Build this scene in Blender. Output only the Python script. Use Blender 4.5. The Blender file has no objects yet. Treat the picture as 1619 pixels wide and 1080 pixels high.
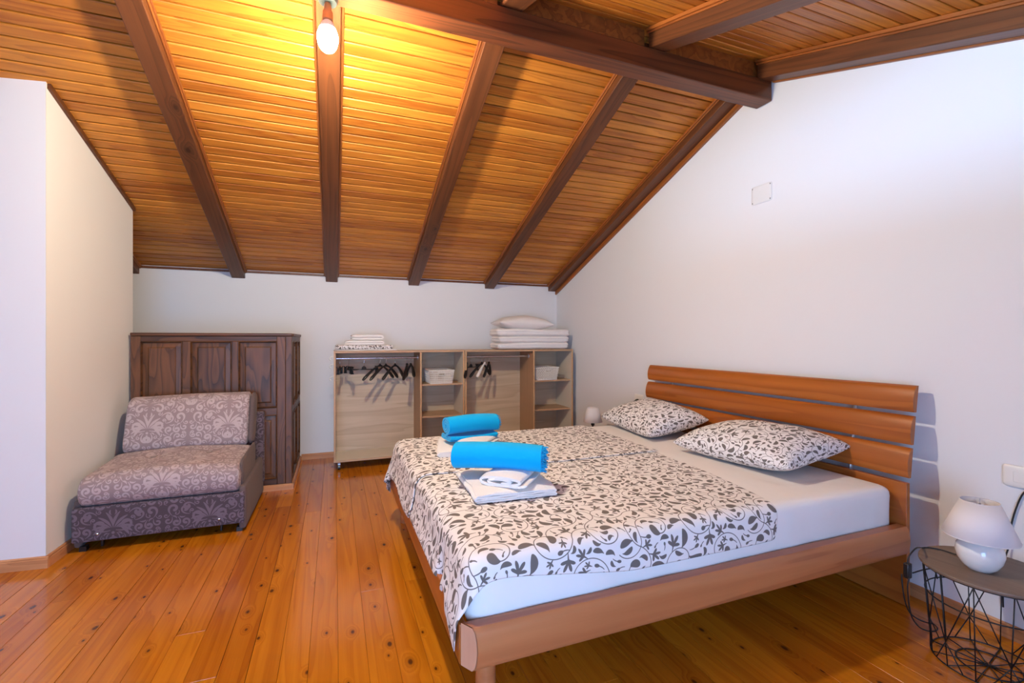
import bpy, bmesh, math, random
import numpy as np
from math import sin, cos, pi, radians, sqrt, hypot, atan2
from mathutils import Vector, Matrix

random.seed(7); rng = np.random.default_rng(7)
scn = bpy.context.scene
COL = scn.collection

# ---------------------------------------------------------------- camera, light, exposure
F_PX, CX, CY, YAW, H = 725.0, 809.5, 538.0, radians(21.15), 1.3
cd = bpy.data.cameras.new('camera'); cam = bpy.data.objects.new('camera', cd); COL.objects.link(cam)
cd.sensor_fit = 'HORIZONTAL'; cd.sensor_width = 36.0; cd.lens = F_PX / 1619 * 36
cd.shift_y = -(540 - CY) / 1619
cd.clip_start = 0.05
cam.location = (0, 0, H); cam.rotation_euler = (pi / 2, 0, -YAW)
scn.camera = cam

scn.view_settings.view_transform = 'Standard'
scn.view_settings.look = 'None'
scn.view_settings.gamma = 1
scn.view_settings.use_curve_mapping = False
scn.view_settings.exposure = 0.08
scn.cycles.use_denoising = True
scn.cycles.max_bounces = 8
scn.cycles.diffuse_bounces = 5
scn.cycles.sample_clamp_indirect = 8

wd = bpy.data.worlds.new('sky'); scn.world = wd; wd.use_nodes = True
_n = wd.node_tree.nodes; _l = wd.node_tree.links
_sky = _n.new('ShaderNodeTexSky'); _sky.sky_type = 'NISHITA'; _sky.sun_elevation = radians(50); _sky.sun_disc = False
_sky.sun_rotation = radians(180)
_l.new(_sky.outputs[0], _n['Background'].inputs[0]); _n['Background'].inputs[1].default_value = 0.25

BULB_STRENGTH = 1650.0
BULB_COLOR = (1.0, 0.89, 0.70)
DAY = (0.27, 0.53, 1.0)

def area(name, loc, rot, sx, sy, power, color, spread=180):
    d = bpy.data.lights.new(name, 'AREA'); d.shape = 'RECTANGLE'; d.size = sx; d.size_y = sy
    d.energy = power; d.color = color; d.spread = radians(spread)
    o = bpy.data.objects.new(name, d); COL.objects.link(o); o.location = loc; o.rotation_euler = rot
    return o
# daylight through the terrace door behind the camera (aims +y)
area('daylight_door', (-0.55, -1.26, 0.95), (pi / 2, 0, 0), 1.9, 1.6, 118, DAY)
# added low strip lamp beyond the left opening; makes the right wall's upper glow
area('added_low_daylight', (-4.6, .40, .72), (0, radians(-90), 0), 0.12, 0.8, 460, (.34, .60, 1.0))

# ---------------------------------------------------------------- camera maths, used only to read positions off known planes
S_, C_ = sin(YAW), cos(YAW)
def ray(u, v):
    r = (u - CX) / F_PX; q = (CY - v) / F_PX
    return (S_ + r * C_, C_ - r * S_, q)
def onz(u, v, z=0):
    a = ray(u, v); t = (z - H) / a[2]; return Vector((a[0] * t, a[1] * t, z))
def onx(u, v, X):
    a = ray(u, v); t = X / a[0]; return Vector((X, a[1] * t, H + a[2] * t))
def ony(u, v, Y):
    a = ray(u, v); t = Y / a[1]; return Vector((a[0] * t, Y, H + a[2] * t))

# ---------------------------------------------------------------- materials
def lin(r, g, b):
    f = lambda c: (c / 255 / 12.92) if c / 255 <= 0.04045 else ((c / 255 + 0.055) / 1.055) ** 2.4
    return (f(r), f(g), f(b), 1)
class NT:
    def __init__(s, name):
        s.m = bpy.data.materials.new(name); s.m.use_nodes = True
        s.n = s.m.node_tree.nodes; s.l = s.m.node_tree.links
        s.b = s.n['Principled BSDF']
    def new(s, t, **k):
        nd = s.n.new('ShaderNode' + t)
        for a, b in k.items(): setattr(nd, a, b)
        return nd
    def link(s, a, b): s.l.new(a, b)
    def val(s, sock, v): sock.default_value = v
    def math(s, op, a, b=None, c=None):
        nd = s.new('Math', operation=op)
        for i, x in enumerate((a, b, c)):
            if x is None: continue
            if hasattr(x, 'default_value'): s.link(x, nd.inputs[i])
            else: nd.inputs[i].default_value = x
        return nd.outputs[0]
    def mix(s, fac, a, b, mode='MIX'):
        nd = s.new('Mix', data_type='RGBA', blend_type=mode)
        for sock, x in ((nd.inputs[0], fac), (nd.inputs[6], a), (nd.inputs[7], b)):
            if hasattr(x, 'default_value'): s.link(x, sock)
            else: sock.default_value = x
        return nd.outputs[2]
    def ramp(s, fac, stops, interp='LINEAR'):
        nd = s.new('ValToRGB'); nd.color_ramp.interpolation = interp
        e = nd.color_ramp.elements
        while len(e) < len(stops): e.new(0.5)
        for i, (p, c) in enumerate(stops): e[i].position = p; e[i].color = c if len(c) == 4 else (*c, 1)
        s.link(fac, nd.inputs[0]); return nd.outputs[0]
    def noise(s, vec, scale, detail=2, rough=0.5, dist=0):
        nd = s.new('TexNoise'); nd.inputs['Scale'].default_value = scale; nd.inputs['Detail'].default_value = detail
        nd.inputs['Roughness'].default_value = rough; nd.inputs['Distortion'].default_value = dist
        if vec is not None: s.link(vec, nd.inputs['Vector'])
        return nd.outputs['Fac']
    def vmap(s, vec, scale=(1, 1, 1), loc=(0, 0, 0)):
        nd = s.new('Mapping'); nd.inputs['Scale'].default_value = scale; nd.inputs['Location'].default_value = loc
        s.link(vec, nd.inputs['Vector']); return nd.outputs[0]
    def bump(s, h, strength, dist=0.01):
        nd = s.new('Bump'); nd.inputs['Strength'].default_value = strength; nd.inputs['Distance'].default_value = dist
        s.link(h, nd.inputs['Height']); s.link(nd.outputs[0], s.b.inputs['Normal'])

def wood(name, dark, light, axis='x', rings=7, width=9, along=0.7, rough=0.4, var=0.35, knots=0, ringamt=0.6, fibre=0.25, coat=0.0, spec=0.5, bump=0.15, knotcol=(0.04, 0.012, 0.004, 1), roughvar=0.0, seed=0.0, knot_density=0.35, kplane='xy'):
    """planks: contour rings of stretched noise, fibres, per-piece tone, dark knots"""
    t = NT(name); tc = t.new('TexCoord'); oi = t.new('ObjectInfo')
    rnd = oi.outputs['Random']
    off = t.new('CombineXYZ')
    t.link(t.math('MULTIPLY', rnd, 53.0), off.inputs[0]); t.link(t.math('MULTIPLY', rnd, 31.0), off.inputs[1]); t.link(t.math('MULTIPLY', rnd, 17.0), off.inputs[2])
    add = t.new('VectorMath', operation='ADD'); t.link(tc.outputs['Object'], add.inputs[0]); t.link(off.outputs[0], add.inputs[1])
    vec = t.vmap(add.outputs[0], loc=(seed, seed * 1.7, seed * .6))
    sc = {'x': (along, width, width), 'y': (width, along, width), 'z': (width, width, along)}[axis]
    v1 = t.vmap(vec, sc)
    n1 = t.noise(v1, 1.0, 2, 0.45, 0.25)
    fac = n1
    kmask = None
    if knots:
        ksc = {'x': (knots * .55, knots, knots), 'y': (knots, knots * .55, knots), 'z': (knots, knots, knots * .55)}[axis]
        vo = t.new('TexVoronoi'); vo.feature = 'F1'; vo.voronoi_dimensions = '2D'; kv = t.vmap(vec, ksc)
        if kplane == 'xz':
            sp = t.new('SeparateXYZ'); t.link(kv, sp.inputs[0]); cb = t.new('CombineXYZ'); t.link(sp.outputs[0], cb.inputs[0]); t.link(sp.outputs[2], cb.inputs[1]); kv = cb.outputs[0]
        t.link(kv, vo.inputs['Vector']); vo.inputs['Scale'].default_value = 1.0
        sel = t.new('SeparateColor'); t.link(vo.outputs['Color'], sel.inputs[0])
        on = t.math('LESS_THAN', sel.outputs[0], knot_density)
        d = t.math('MULTIPLY', vo.outputs['Distance'], t.math('ADD', 0.75, t.math('MULTIPLY', sel.outputs[1], 1.5)))
        bend = t.math('MULTIPLY', on, t.math('MULTIPLY', t.math('SUBTRACT', 1.0, t.math('SMOOTH_MIN', 1.0, t.math('MULTIPLY', d, 3.2), 0.3)), 0.35))
        fac = t.math('ADD', n1, bend)
        core = t.ramp(d, [(0.045, (1, 1, 1, 1)), (0.085, (0, 0, 0, 1))])
        halo = t.ramp(d, [(0.05, (1, 1, 1, 1)), (0.22, (0, 0, 0, 1))])
        kmask = t.math('MULTIPLY', core, on); hmask = t.math('MULTIPLY', halo, on)
    fr = t.math('FRACT', t.math('MULTIPLY', fac, rings))
    ring = t.ramp(fr, [(0.0, (0, 0, 0, 1)), (0.12, (.25, .25, .25, 1)), (0.75, (1, 1, 1, 1)), (0.96, (.75, .75, .75, 1)), (1.0, (0, 0, 0, 1))])
    fsc = {'x': (3, 140, 140), 'y': (140, 3, 140), 'z': (140, 140, 3)}[axis]
    fib = t.noise(t.vmap(vec, fsc), 1.0, 3, 0.6)
    big = t.noise(t.vmap(vec, {'x': (1.2, 5, 5), 'y': (5, 1.2, 5), 'z': (5, 5, 1.2)}[axis]), 1.0, 2)
    tot = t.math('ADD', t.math('MULTIPLY', ring, ringamt), t.math('MULTIPLY', fib, fibre))
    tot = t.math('ADD', tot, t.math('MULTIPLY', big, max(0, 1 - ringamt - fibre)))
    tot = t.math('ADD', tot, t.math('MULTIPLY', t.math('SUBTRACT', rnd, 0.5), var))
    mr = t.new('MapRange'); t.link(tot, mr.inputs[0]); mr.inputs[1].default_value = 0.1; mr.inputs[2].default_value = 0.9
    c = t.mix(mr.outputs[0], dark, light)
    if kmask is not None:
        c = t.mix(t.math('MULTIPLY', hmask, 0.35), c, tuple(x * .5 for x in dark[:3]) + (1,))
        c = t.mix(t.math('MULTIPLY', kmask, 0.9), c, knotcol)
    t.link(c, t.b.inputs['Base Color'])
    t.b.inputs['Roughness'].default_value = rough
    if roughvar:
        mr2 = t.new('MapRange'); t.link(big, mr2.inputs[0]); mr2.inputs[3].default_value = rough - roughvar; mr2.inputs[4].default_value = rough + roughvar
        t.link(mr2.outputs[0], t.b.inputs['Roughness'])
    t.b.inputs['Specular IOR Level'].default_value = spec
    t.b.inputs['Coat Weight'].default_value = coat; t.b.inputs['Coat Roughness'].default_value = 0.12
    t.bump(t.math('ADD', fib, t.math('MULTIPLY', ring, .4)), bump, 0.002)
    return t.m

def plain(name, col, rough=0.5, metal=0.0, bumpscale=0, bumpamt=0.1, spec=0.5, var=0.0, sheen=0.0, coat=0.0, bdist=0.002):
    t = NT(name); tc = t.new('TexCoord')
    n = t.noise(tc.outputs['Object'], bumpscale or 6, 3)
    if var:
        t.link(t.mix(n, tuple(c * (1 - var) for c in col[:3]) + (1,), tuple(min(1, c * (1 + var)) for c in col[:3]) + (1,)), t.b.inputs['Base Color'])
    else: t.b.inputs['Base Color'].default_value = col
    t.b.inputs['Roughness'].default_value = rough; t.b.inputs['Metallic'].default_value = metal
    t.b.inputs['Specular IOR Level'].default_value = spec
    t.b.inputs['Sheen Weight'].default_value = sheen
    t.b.inputs['Coat Weight'].default_value = coat
    if bumpscale: t.bump(n, bumpamt, bdist)
    return t.m

# ---- procedural print tiles, computed here
def stamp_tile(N, discs):
    """union of discs (x, y, r in tile units 0..1) on a wrapping tile"""
    A = np.zeros((N, N), np.float32)
    for x, y, r in discs:
        R = int(r * N) + 2; cx, cy = x * N, y * N
        ix = np.arange(int(cx) - R, int(cx) + R + 1); iy = np.arange(int(cy) - R, int(cy) + R + 1)
        d = np.sqrt((ix[None, :] - cx) ** 2 + (iy[:, None] - cy) ** 2)
        a = np.clip(r * N - d + .5, 0, 1)
        sl = np.ix_(iy % N, ix % N)
        A[sl] = np.maximum(A[sl], a)
    return A
def to_image(name, A):
    N = A.shape[0]; px = np.ones((N, N, 4), np.float32); px[..., :3] = A[..., None]
    im = bpy.data.images.new(name, N, N, alpha=False, float_buffer=False); im.colorspace_settings.name = 'Non-Color'
    im.pixels.foreach_set(px.ravel()); im.update(); im.pack(); return im
def curve_discs(x, y, ang, length, curl, w0, w1, w2, n=26, peak=.55, curl2=None):
    out = []; n = max(n, int(length / max(.0011, min(w0, w2) * .7)))
    for i in range(n + 1):
        s = i / n
        w = w0 + (w1 - w0) * sin(min(1, s / peak) * pi / 2) ** 1.5 if s < peak else w2 + (w1 - w2) * cos((s - peak) / (1 - peak) * pi / 2) ** .8
        out.append((x, y, max(w, .0008)))
        k = curl if curl2 is None else curl + (curl2 - curl) * s
        ang += k / n; x += cos(ang) * length / n; y += sin(ang) * length / n
    return out
def vine_tile(N=1024):
    R = random.Random(5); D = []; G = 256; occ = np.zeros((G, G), bool)
    def cells(x, y, r):
        rr = r * G; k = int(rr) + 1
        for a in range(-k, k + 1):
            for b in range(-k, k + 1):
                if a * a + b * b <= rr * rr: yield int(y * G + a) % G, int(x * G + b) % G
    def free(ds, m):
        for x, y, r in ds[::3]:
            for c in cells(x, y, r + m):
                if occ[c]: return False
        return True
    def put(ds, m=.004, skip=0, force=False):
        if not force and not free(ds[skip:], m): return False
        D.extend(ds)
        for x, y, r in ds:
            for c in cells(x, y, r): occ[c] = True
        return True
    leaf = lambda x, y, a, L, c: curve_discs(x, y, a, L, c, .0022, L * .21, L * .07, 26, .62)
    def lobed(x, y, a, L):
        ds = curve_discs(x, y, a, L * .55, .2, .0022, .005, .007, 10, .9); bx, by, _ = ds[-1]
        for da, l in ((-.85, .55), (-.25, .75), (.3, .72), (.9, .5)): ds += curve_discs(bx - cos(a) * L * .12, by - sin(a) * L * .12, a + da, L * l, da * .6, L * .06, L * .115, L * .06, 12, .7)
        return ds
    def bud(x, y, a, L):
        ds = curve_discs(x, y, a, L, .6, .0022, .003, .0028, 16); bx, by, _ = ds[-1]; ds += curve_discs(bx, by, a + .6, L * .4, 0, L * .16, L * .24, L * .2, 6, .6); return ds
    grid = [((i + .5 * (j % 2) + R.uniform(-.08, .08)) / 3.0, (j + .5 + R.uniform(-.1, .1)) / 4.0) for j in range(4) for i in range(3)]
    paths = []
    for k, (cx, cy) in enumerate(grid):
        sg = 1 if (k + k // 3) % 2 else -1; a0 = R.uniform(0, 2 * pi); r0 = R.uniform(.125, .15); n = 360; pts = []
        for i in range(n):
            s = i / (n - 1); r = r0 * (1 - .82 * s ** .8); a = a0 + sg * s * 2 * pi * 1.0
            w = .0027 if s < .76 else .0027 + .021 * sin((s - .76) / .24 * pi * .72)
            pts.append((cx + r * cos(a), cy + r * sin(a) * .92, w))
        x, y, _ = pts[0]; tail = curve_discs(x, y, a0 - sg * pi / 2, .24, sg * 2.6, .0027, .0027, .0027, 46)
        put(pts + tail, force=True); paths.append((pts, sg)); paths.append((tail, -sg))
    for rep in range(3):
        for pts, sg in paths:
            n = len(pts)
            for q in range(9):
                i = R.randrange(2, int(n * (.7 if n > 60 else .97))); x, y, _ = pts[i]; ang = atan2(pts[i + 1][1] - y, pts[i + 1][0] - x)
                side = R.choice((-1, 1)); a = ang + side * R.uniform(.5, 1.0)
                c = side * R.uniform(.6, 2.0); L = R.choice((.105, .09, .075, .06)) * (1 - .12 * rep)
                kd = R.random()
                ds = leaf(x, y, a, L, c) if kd < .5 else lobed(x, y, a, L * .95) if kd < .8 else bud(x, y, a, L * .6)
                put(ds, .0045, max(3, int(len(ds) * .16)))
    for L0, tries in ((.10, 500), (.075, 900), (.055, 1500), (.042, 500)):
        for _ in range(tries):
            x, y, a = R.random(), R.random(), R.uniform(0, 2 * pi)
            if occ[int(y * G) % G, int(x * G) % G]: continue
            L = L0 * R.uniform(.85, 1.1); kd = R.random()
            ds = leaf(x, y, a, L, R.choice((-1, 1)) * R.uniform(1, 2.2)) if kd < .55 else lobed(x, y, a, L * .9) if kd < .8 else bud(x, y, a, L * .55)
            put(ds, .0055)
    return stamp_tile(N, D)
def damask_tile(N=768):
    R = random.Random(8); D = []; G = 192; occ = np.zeros((G, G), bool)
    def cells(x, y, r):
        rr = r * G; k = int(rr) + 1
        for a in range(-k, k + 1):
            for b in range(-k, k + 1):
                if a * a + b * b <= rr * rr: yield int(y * G + a) % G, int(x * G + b) % G
    def put(ds, m=.006, skip=0, force=False):
        al = []
        for x, y, r in ds: al += [(x, y, r), (1 - x, y, r), (x + .5, y + .5, r), (1.5 - x, y + .5, r)]
        if not force:
            for x, y, r in ds[skip::3]:
                if min(abs(x % .5), abs(.5 - x % .5)) < r + m: return False
                if any(occ[c] for c in cells(x, y, r + m)): return False
        D.extend(al)
        for x, y, r in al:
            for c in cells(x, y, r): occ[c] = True
        return True
    for k in range(6):               # palmette in the middle of the motif
        a = pi / 2 - k * .42; L = .20 - k * .012
        put(curve_discs(.5 + .014 * k, .27, a, L, -.7, .003, .0155, .003, 30, .5), force=True)
    put([(.5, .205, .016), (.5, .165, .012), (.5, .133, .008)], force=True)
    for (x, y, a, L, c, c2, w) in ((.53, .235, -.25, .36, .6, 12, .014), (.54, .20, -.9, .30, -1.5, -13, .012), (.66, .43, .9, .26, -1, -12, .012), (.72, .33, .1, .26, 1, 12, .011)):
        ds = curve_discs(x, y, a, L, c, .004, w, w * 1.15, 90, .5, c2); put(ds, force=True)
        sg = -1 if c > 0 else 1; n = len(ds)
        for q in range(1, 7):
            i = int(n * q / 9); px, py, r = ds[i]; t = atan2(ds[i + 1][1] - py, ds[i + 1][0] - px)
            put(curve_discs(px, py, t + sg * .8, .05 * (1 - q / 14), -sg * 1.2, .003, .0095, .003, 10, .55), .003, 6)
    for L0, tries in ((.24, 500), (.17, 900), (.11, 1500), (.06, 1500)):
        for _ in range(tries):
            x, y, a = R.random(), R.random(), R.uniform(0, 2 * pi); s = R.choice((-1, 1)); L = L0 * R.uniform(.85, 1.1)
            if L0 > .1: ds = curve_discs(x, y, a, L, s * .8, .003, L * .055, L * .07, 60, .5, s * R.uniform(8, 12))
            else: ds = curve_discs(x, y, a, L, s * 1.5, .003, L * .15, .003, 14, .55)
            if put(ds, .007) and L0 > .1:
                n = len(ds)
                for q in range(1, 6):
                    i = int(n * q / 8); px, py, r = ds[i]; t = atan2(ds[i + 1][1] - py, ds[i + 1][0] - px)
                    put(curve_discs(px, py, t - s * .8, L * .19, s * 1.2, .003, L * .04, .003, 10, .55), .003, 8)
    return stamp_tile(N, D)
VINE = to_image('vine_print', vine_tile())
DAMASK = to_image('damask_print', damask_tile())

def print_mat(name, img, ground, ink, scale, uv=True, rough=0.8, sheen=0.0, inkrough=None, bumpamt=.12, box=False, weave=260):
    t = NT(name); tc = t.new('TexCoord')
    v = t.vmap(tc.outputs['UV' if uv else 'Object'], (scale, scale, scale))
    im = t.new('TexImage'); im.image = img; im.extension = 'REPEAT'
    if not uv: im.projection = 'BOX'; im.projection_blend = .15
    t.link(v, im.inputs['Vector'])
    t.link(t.mix(im.outputs['Color'], ground, ink), t.b.inputs['Base Color'])
    t.b.inputs['Roughness'].default_value = rough; t.b.inputs['Sheen Weight'].default_value = sheen
    t.b.inputs['Specular IOR Level'].default_value = .3
    n = t.noise(tc.outputs['Object'], weave, 2)
    big = t.noise(tc.outputs['Object'], 9, 4, .55, .6)
    t.bump(t.math('ADD', t.math('MULTIPLY', n, .15), big), bumpamt, .012)
    return t.m

M = {}
M['wall'] = plain('white_plaster', (0.77, 0.775, 0.80, 1), .9, bumpscale=14, bumpamt=.06, spec=.2, bdist=.004)
M['wall_cream'] = plain('cream_plaster', (0.79, 0.76, 0.70, 1), .9, bumpscale=14, bumpamt=.06, spec=.2, bdist=.004)
M['floor'] = wood('floor_pine', (0.32, 0.074, 0.003, 1), (0.65, 0.225, 0.010, 1), 'y', rings=9, width=7, along=.4, rough=.16, var=.40, knots=8, ringamt=.25, fibre=.3, bump=.05, spec=.55, roughvar=.05, knotcol=(.075, .020, .004, 1), knot_density=.45)
M['floor_gap'] = plain('floor_gap', (0.03, 0.016, 0.008, 1), .8)
M['ceil'] = wood('ceiling_pine', (0.33, 0.085, 0.009, 1), (0.70, 0.27, 0.034, 1), 'x', rings=8, width=11, along=.8, rough=.36, var=.45, ringamt=.36, fibre=.22, bump=.1, spec=.4)
M['ceil_gap'] = plain('ceiling_groove', (0.10, 0.028, 0.008, 1), .6)
M['rafter'] = wood('rafter_stain', (0.045, 0.014, 0.006, 1), (0.19, 0.062, 0.019, 1), 'y', rings=9, width=8, along=.35, rough=.42, var=.15, knots=3.0, ringamt=.3, fibre=.25, bump=.12, spec=.4, knot_density=.25)
M['beam'] = wood('ridge_beam_stain', (0.030, 0.009, 0.005, 1), (0.22, 0.062, 0.018, 1), 'x', rings=9, width=7, along=.35, rough=.4, var=.1, knots=3.2, kplane='xz', ringamt=.35, fibre=.25, bump=.12, spec=.4, knot_density=.35)
M['strip'] = wood('strip_stain', (0.13, 0.032, 0.008, 1), (0.42, 0.13, 0.025, 1), 'y', rings=4, width=12, along=.6, rough=.4, var=.2, ringamt=.4, fibre=.3)
M['base'] = wood('baseboard_pine', (0.42, 0.17, 0.065, 1), (0.66, 0.33, 0.15, 1), 'x', rings=5, width=12, along=.8, rough=.35, var=.1, ringamt=.4, fibre=.3)
M['basey'] = wood('baseboard_pine_y', (0.40, 0.15, 0.055, 1), (0.64, 0.30, 0.13, 1), 'y', rings=5, width=12, along=.8, rough=.35, var=.1, ringamt=.4, fibre=.3)
M['cab'] = wood('dark_panel_stain', (0.022, 0.010, 0.006, 1), (0.185, 0.072, 0.024, 1), 'z', rings=12, width=6, along=1.0, rough=.42, var=.25, knots=3.4, kplane='xz', ringamt=.40, fibre=.2, bump=.2, spec=.4, knotcol=(.015, .006, .004, 1))
M['cabx'] = wood('dark_rail_stain', (0.030, 0.013, 0.007, 1), (0.155, 0.060, 0.021, 1), 'x', rings=5, width=8, along=1.0, rough=.42, var=.2, ringamt=.5, fibre=.25, bump=.2, spec=.4)
M['cherry_y'] = wood('cherry_laminate', (0.27, 0.065, 0.010, 1), (0.47, 0.145, 0.024, 1), 'y', rings=4, width=9, along=.5, rough=.3, var=.1, ringamt=.45, fibre=.2, bump=.03, seed=3.3)
M['cherry_x'] = wood('cherry_rail', (0.33, 0.10, 0.035, 1), (0.52, 0.20, 0.075, 1), 'x', rings=4, width=9, along=.5, rough=.33, var=.1, ringamt=.45, fibre=.2, bump=.03)
M['endgrain'] = wood('cherry_end_grain', (0.50, 0.24, 0.14, 1), (0.66, 0.36, 0.22, 1), 'z', rings=5, width=9, along=4, rough=.4, var=.0, ringamt=.5)
M['oak_edge'] = wood('oak_edge', (0.43, 0.25, 0.12, 1), (0.60, 0.38, 0.20, 1), 'z', rings=3, width=9, along=.8, rough=.45, var=.1, ringamt=.3, fibre=.3)
M['oak_x'] = wood('oak_boards', (0.40, 0.24, 0.13, 1), (0.58, 0.38, 0.22, 1), 'x', rings=3, width=9, along=.8, rough=.45, var=.1, ringamt=.3, fibre=.3)
M['oak_back'] = wood('oak_back_panel', (0.42, 0.31, 0.20, 1), (0.66, 0.54, 0.39, 1), 'x', rings=4, width=7, along=.6, rough=.5, var=.1, ringamt=.35, fibre=.35)
M['oak_div'] = wood('oak_divider', (0.30, 0.17, 0.09, 1), (0.45, 0.27, 0.15, 1), 'z', rings=3, width=9, along=.5, rough=.45, var=.1, ringamt=.3, fibre=.35)
M['cream'] = plain('cream_laminate', (0.66, 0.60, 0.50, 1), .45)
M['table_top'] = wood('grey_oak_top', (0.13, 0.085, 0.058, 1), (0.24, 0.17, 0.12, 1), 'y', rings=3, width=14, along=1.2, rough=.5, var=0, ringamt=.3, fibre=.5, bump=.1)
M['black'] = plain('black_plastic', (0.012, 0.012, 0.013, 1), .28)
M['wire'] = plain('black_wire', (0.010, 0.010, 0.011, 1), .4, spec=.4)
M['cord'] = plain('black_cord', (0.012, 0.012, 0.013, 1), .5)
M['chrome'] = plain('brushed_chrome', (0.72, 0.74, 0.78, 1), .25, metal=1)
M['steel'] = plain('steel_bracket', (0.6, 0.62, 0.65, 1), .35, metal=.8)
M['white_plastic'] = plain('white_plastic', (0.80, 0.79, 0.76, 1), .35)
M['bulb_collar'] = plain('white_bulb_collar', (0.85, 0.83, 0.8, 1), .4)
M['white_basket'] = plain('white_basket', (0.80, 0.77, 0.72, 1), .45)
M['sheet'] = plain('white_sheet', (0.80, 0.78, 0.77, 1), .85, bumpscale=7, bumpamt=.25, spec=.2, bdist=.02)
M['linen'] = plain('white_linen', (0.80, 0.77, 0.75, 1), .85, bumpscale=12, bumpamt=.4, spec=.2, bdist=.02)
M['terry'] = plain('white_terry', (0.82, 0.80, 0.78, 1), .95, bumpscale=170, bumpamt=.8, spec=.1, sheen=.3, bdist=.004)
M['aqua'] = plain('aqua_fleece', (0.0, 0.40, 0.80, 1), .9, bumpscale=220, bumpamt=.5, spec=.1, sheen=.15, bdist=.003)
M['vine'] = print_mat('vine_cotton', VINE, (0.80, 0.77, 0.76, 1), (0.155, 0.135, 0.125, 1), 1.0)
M['dam_light'] = print_mat('damask_light', DAMASK, (0.28, 0.215, 0.22, 1), (0.45, 0.37, 0.375, 1), 1.95, uv=False, rough=.75, sheen=.1, bumpamt=.05)
M['dam_dark'] = print_mat('damask_dark', DAMASK, (0.070, 0.050, 0.062, 1), (0.150, 0.115, 0.145, 1), 1.95, uv=False, rough=.8, sheen=.1, bumpamt=.05)
M['dam_plain'] = plain('taupe_suede', (0.33, 0.255, 0.235, 1), .85, bumpscale=120, bumpamt=.1, sheen=.3)
M['suede'] = plain('charcoal_suede', (0.12, 0.085, 0.080, 1), .9, bumpscale=90, bumpamt=.15, sheen=.08, var=.15)
M['ceramic'] = plain('white_ceramic', (0.80, 0.79, 0.78, 1), .12, coat=.6)
def shade_mat():
    t = NT('white_lampshade'); t.b.inputs['Base Color'].default_value = (0.86, 0.83, 0.84, 1); t.b.inputs['Roughness'].default_value = .8
    tr = t.new('BsdfTranslucent'); tr.inputs[0].default_value = (.7, .66, .64, 1)
    tc = t.new('TexCoord'); t.bump(t.noise(tc.outputs['Object'], 300, 2), .1, .001)
    mx = t.new('MixShader'); mx.inputs[0].default_value = .12
    t.link(t.b.outputs[0], mx.inputs[1]); t.link(tr.outputs[0], mx.inputs[2]); t.link(mx.outputs[0], t.n['Material Output'].inputs[0]); return t.m
M['shade'] = shade_mat()
M['lamp_cap'] = plain('grey_lamp_cap', (0.045, 0.055, 0.048, 1), .5)
M['copper'] = plain('brass_socket', (0.50, 0.24, 0.10, 1), .35, metal=.3)
def bulb_mat():
    t = NT('lit_bulb'); tc = t.new('TexCoord'); t.noise(tc.outputs['Object'], 5)
    t.b.inputs['Base Color'].default_value = (.9, .9, .9, 1)
    t.b.inputs['Emission Color'].default_value = (*BULB_COLOR, 1); t.b.inputs['Emission Strength'].default_value = BULB_STRENGTH
    return t.m
M['bulb'] = bulb_mat()
def glass_mat():
    t = NT('window_glass'); tr = t.new('BsdfTransparent'); gl = t.new('BsdfGlossy'); gl.inputs['Roughness'].default_value = 0
    fr = t.new('Fresnel'); fr.inputs[0].default_value = 1.45; mx = t.new('MixShader')
    t.link(fr.outputs[0], mx.inputs[0]); t.link(tr.outputs[0], mx.inputs[1]); t.link(gl.outputs[0], mx.inputs[2])
    t.link(mx.outputs[0], t.n['Material Output'].inputs[0]); return t.m
M['glass'] = glass_mat()

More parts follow.
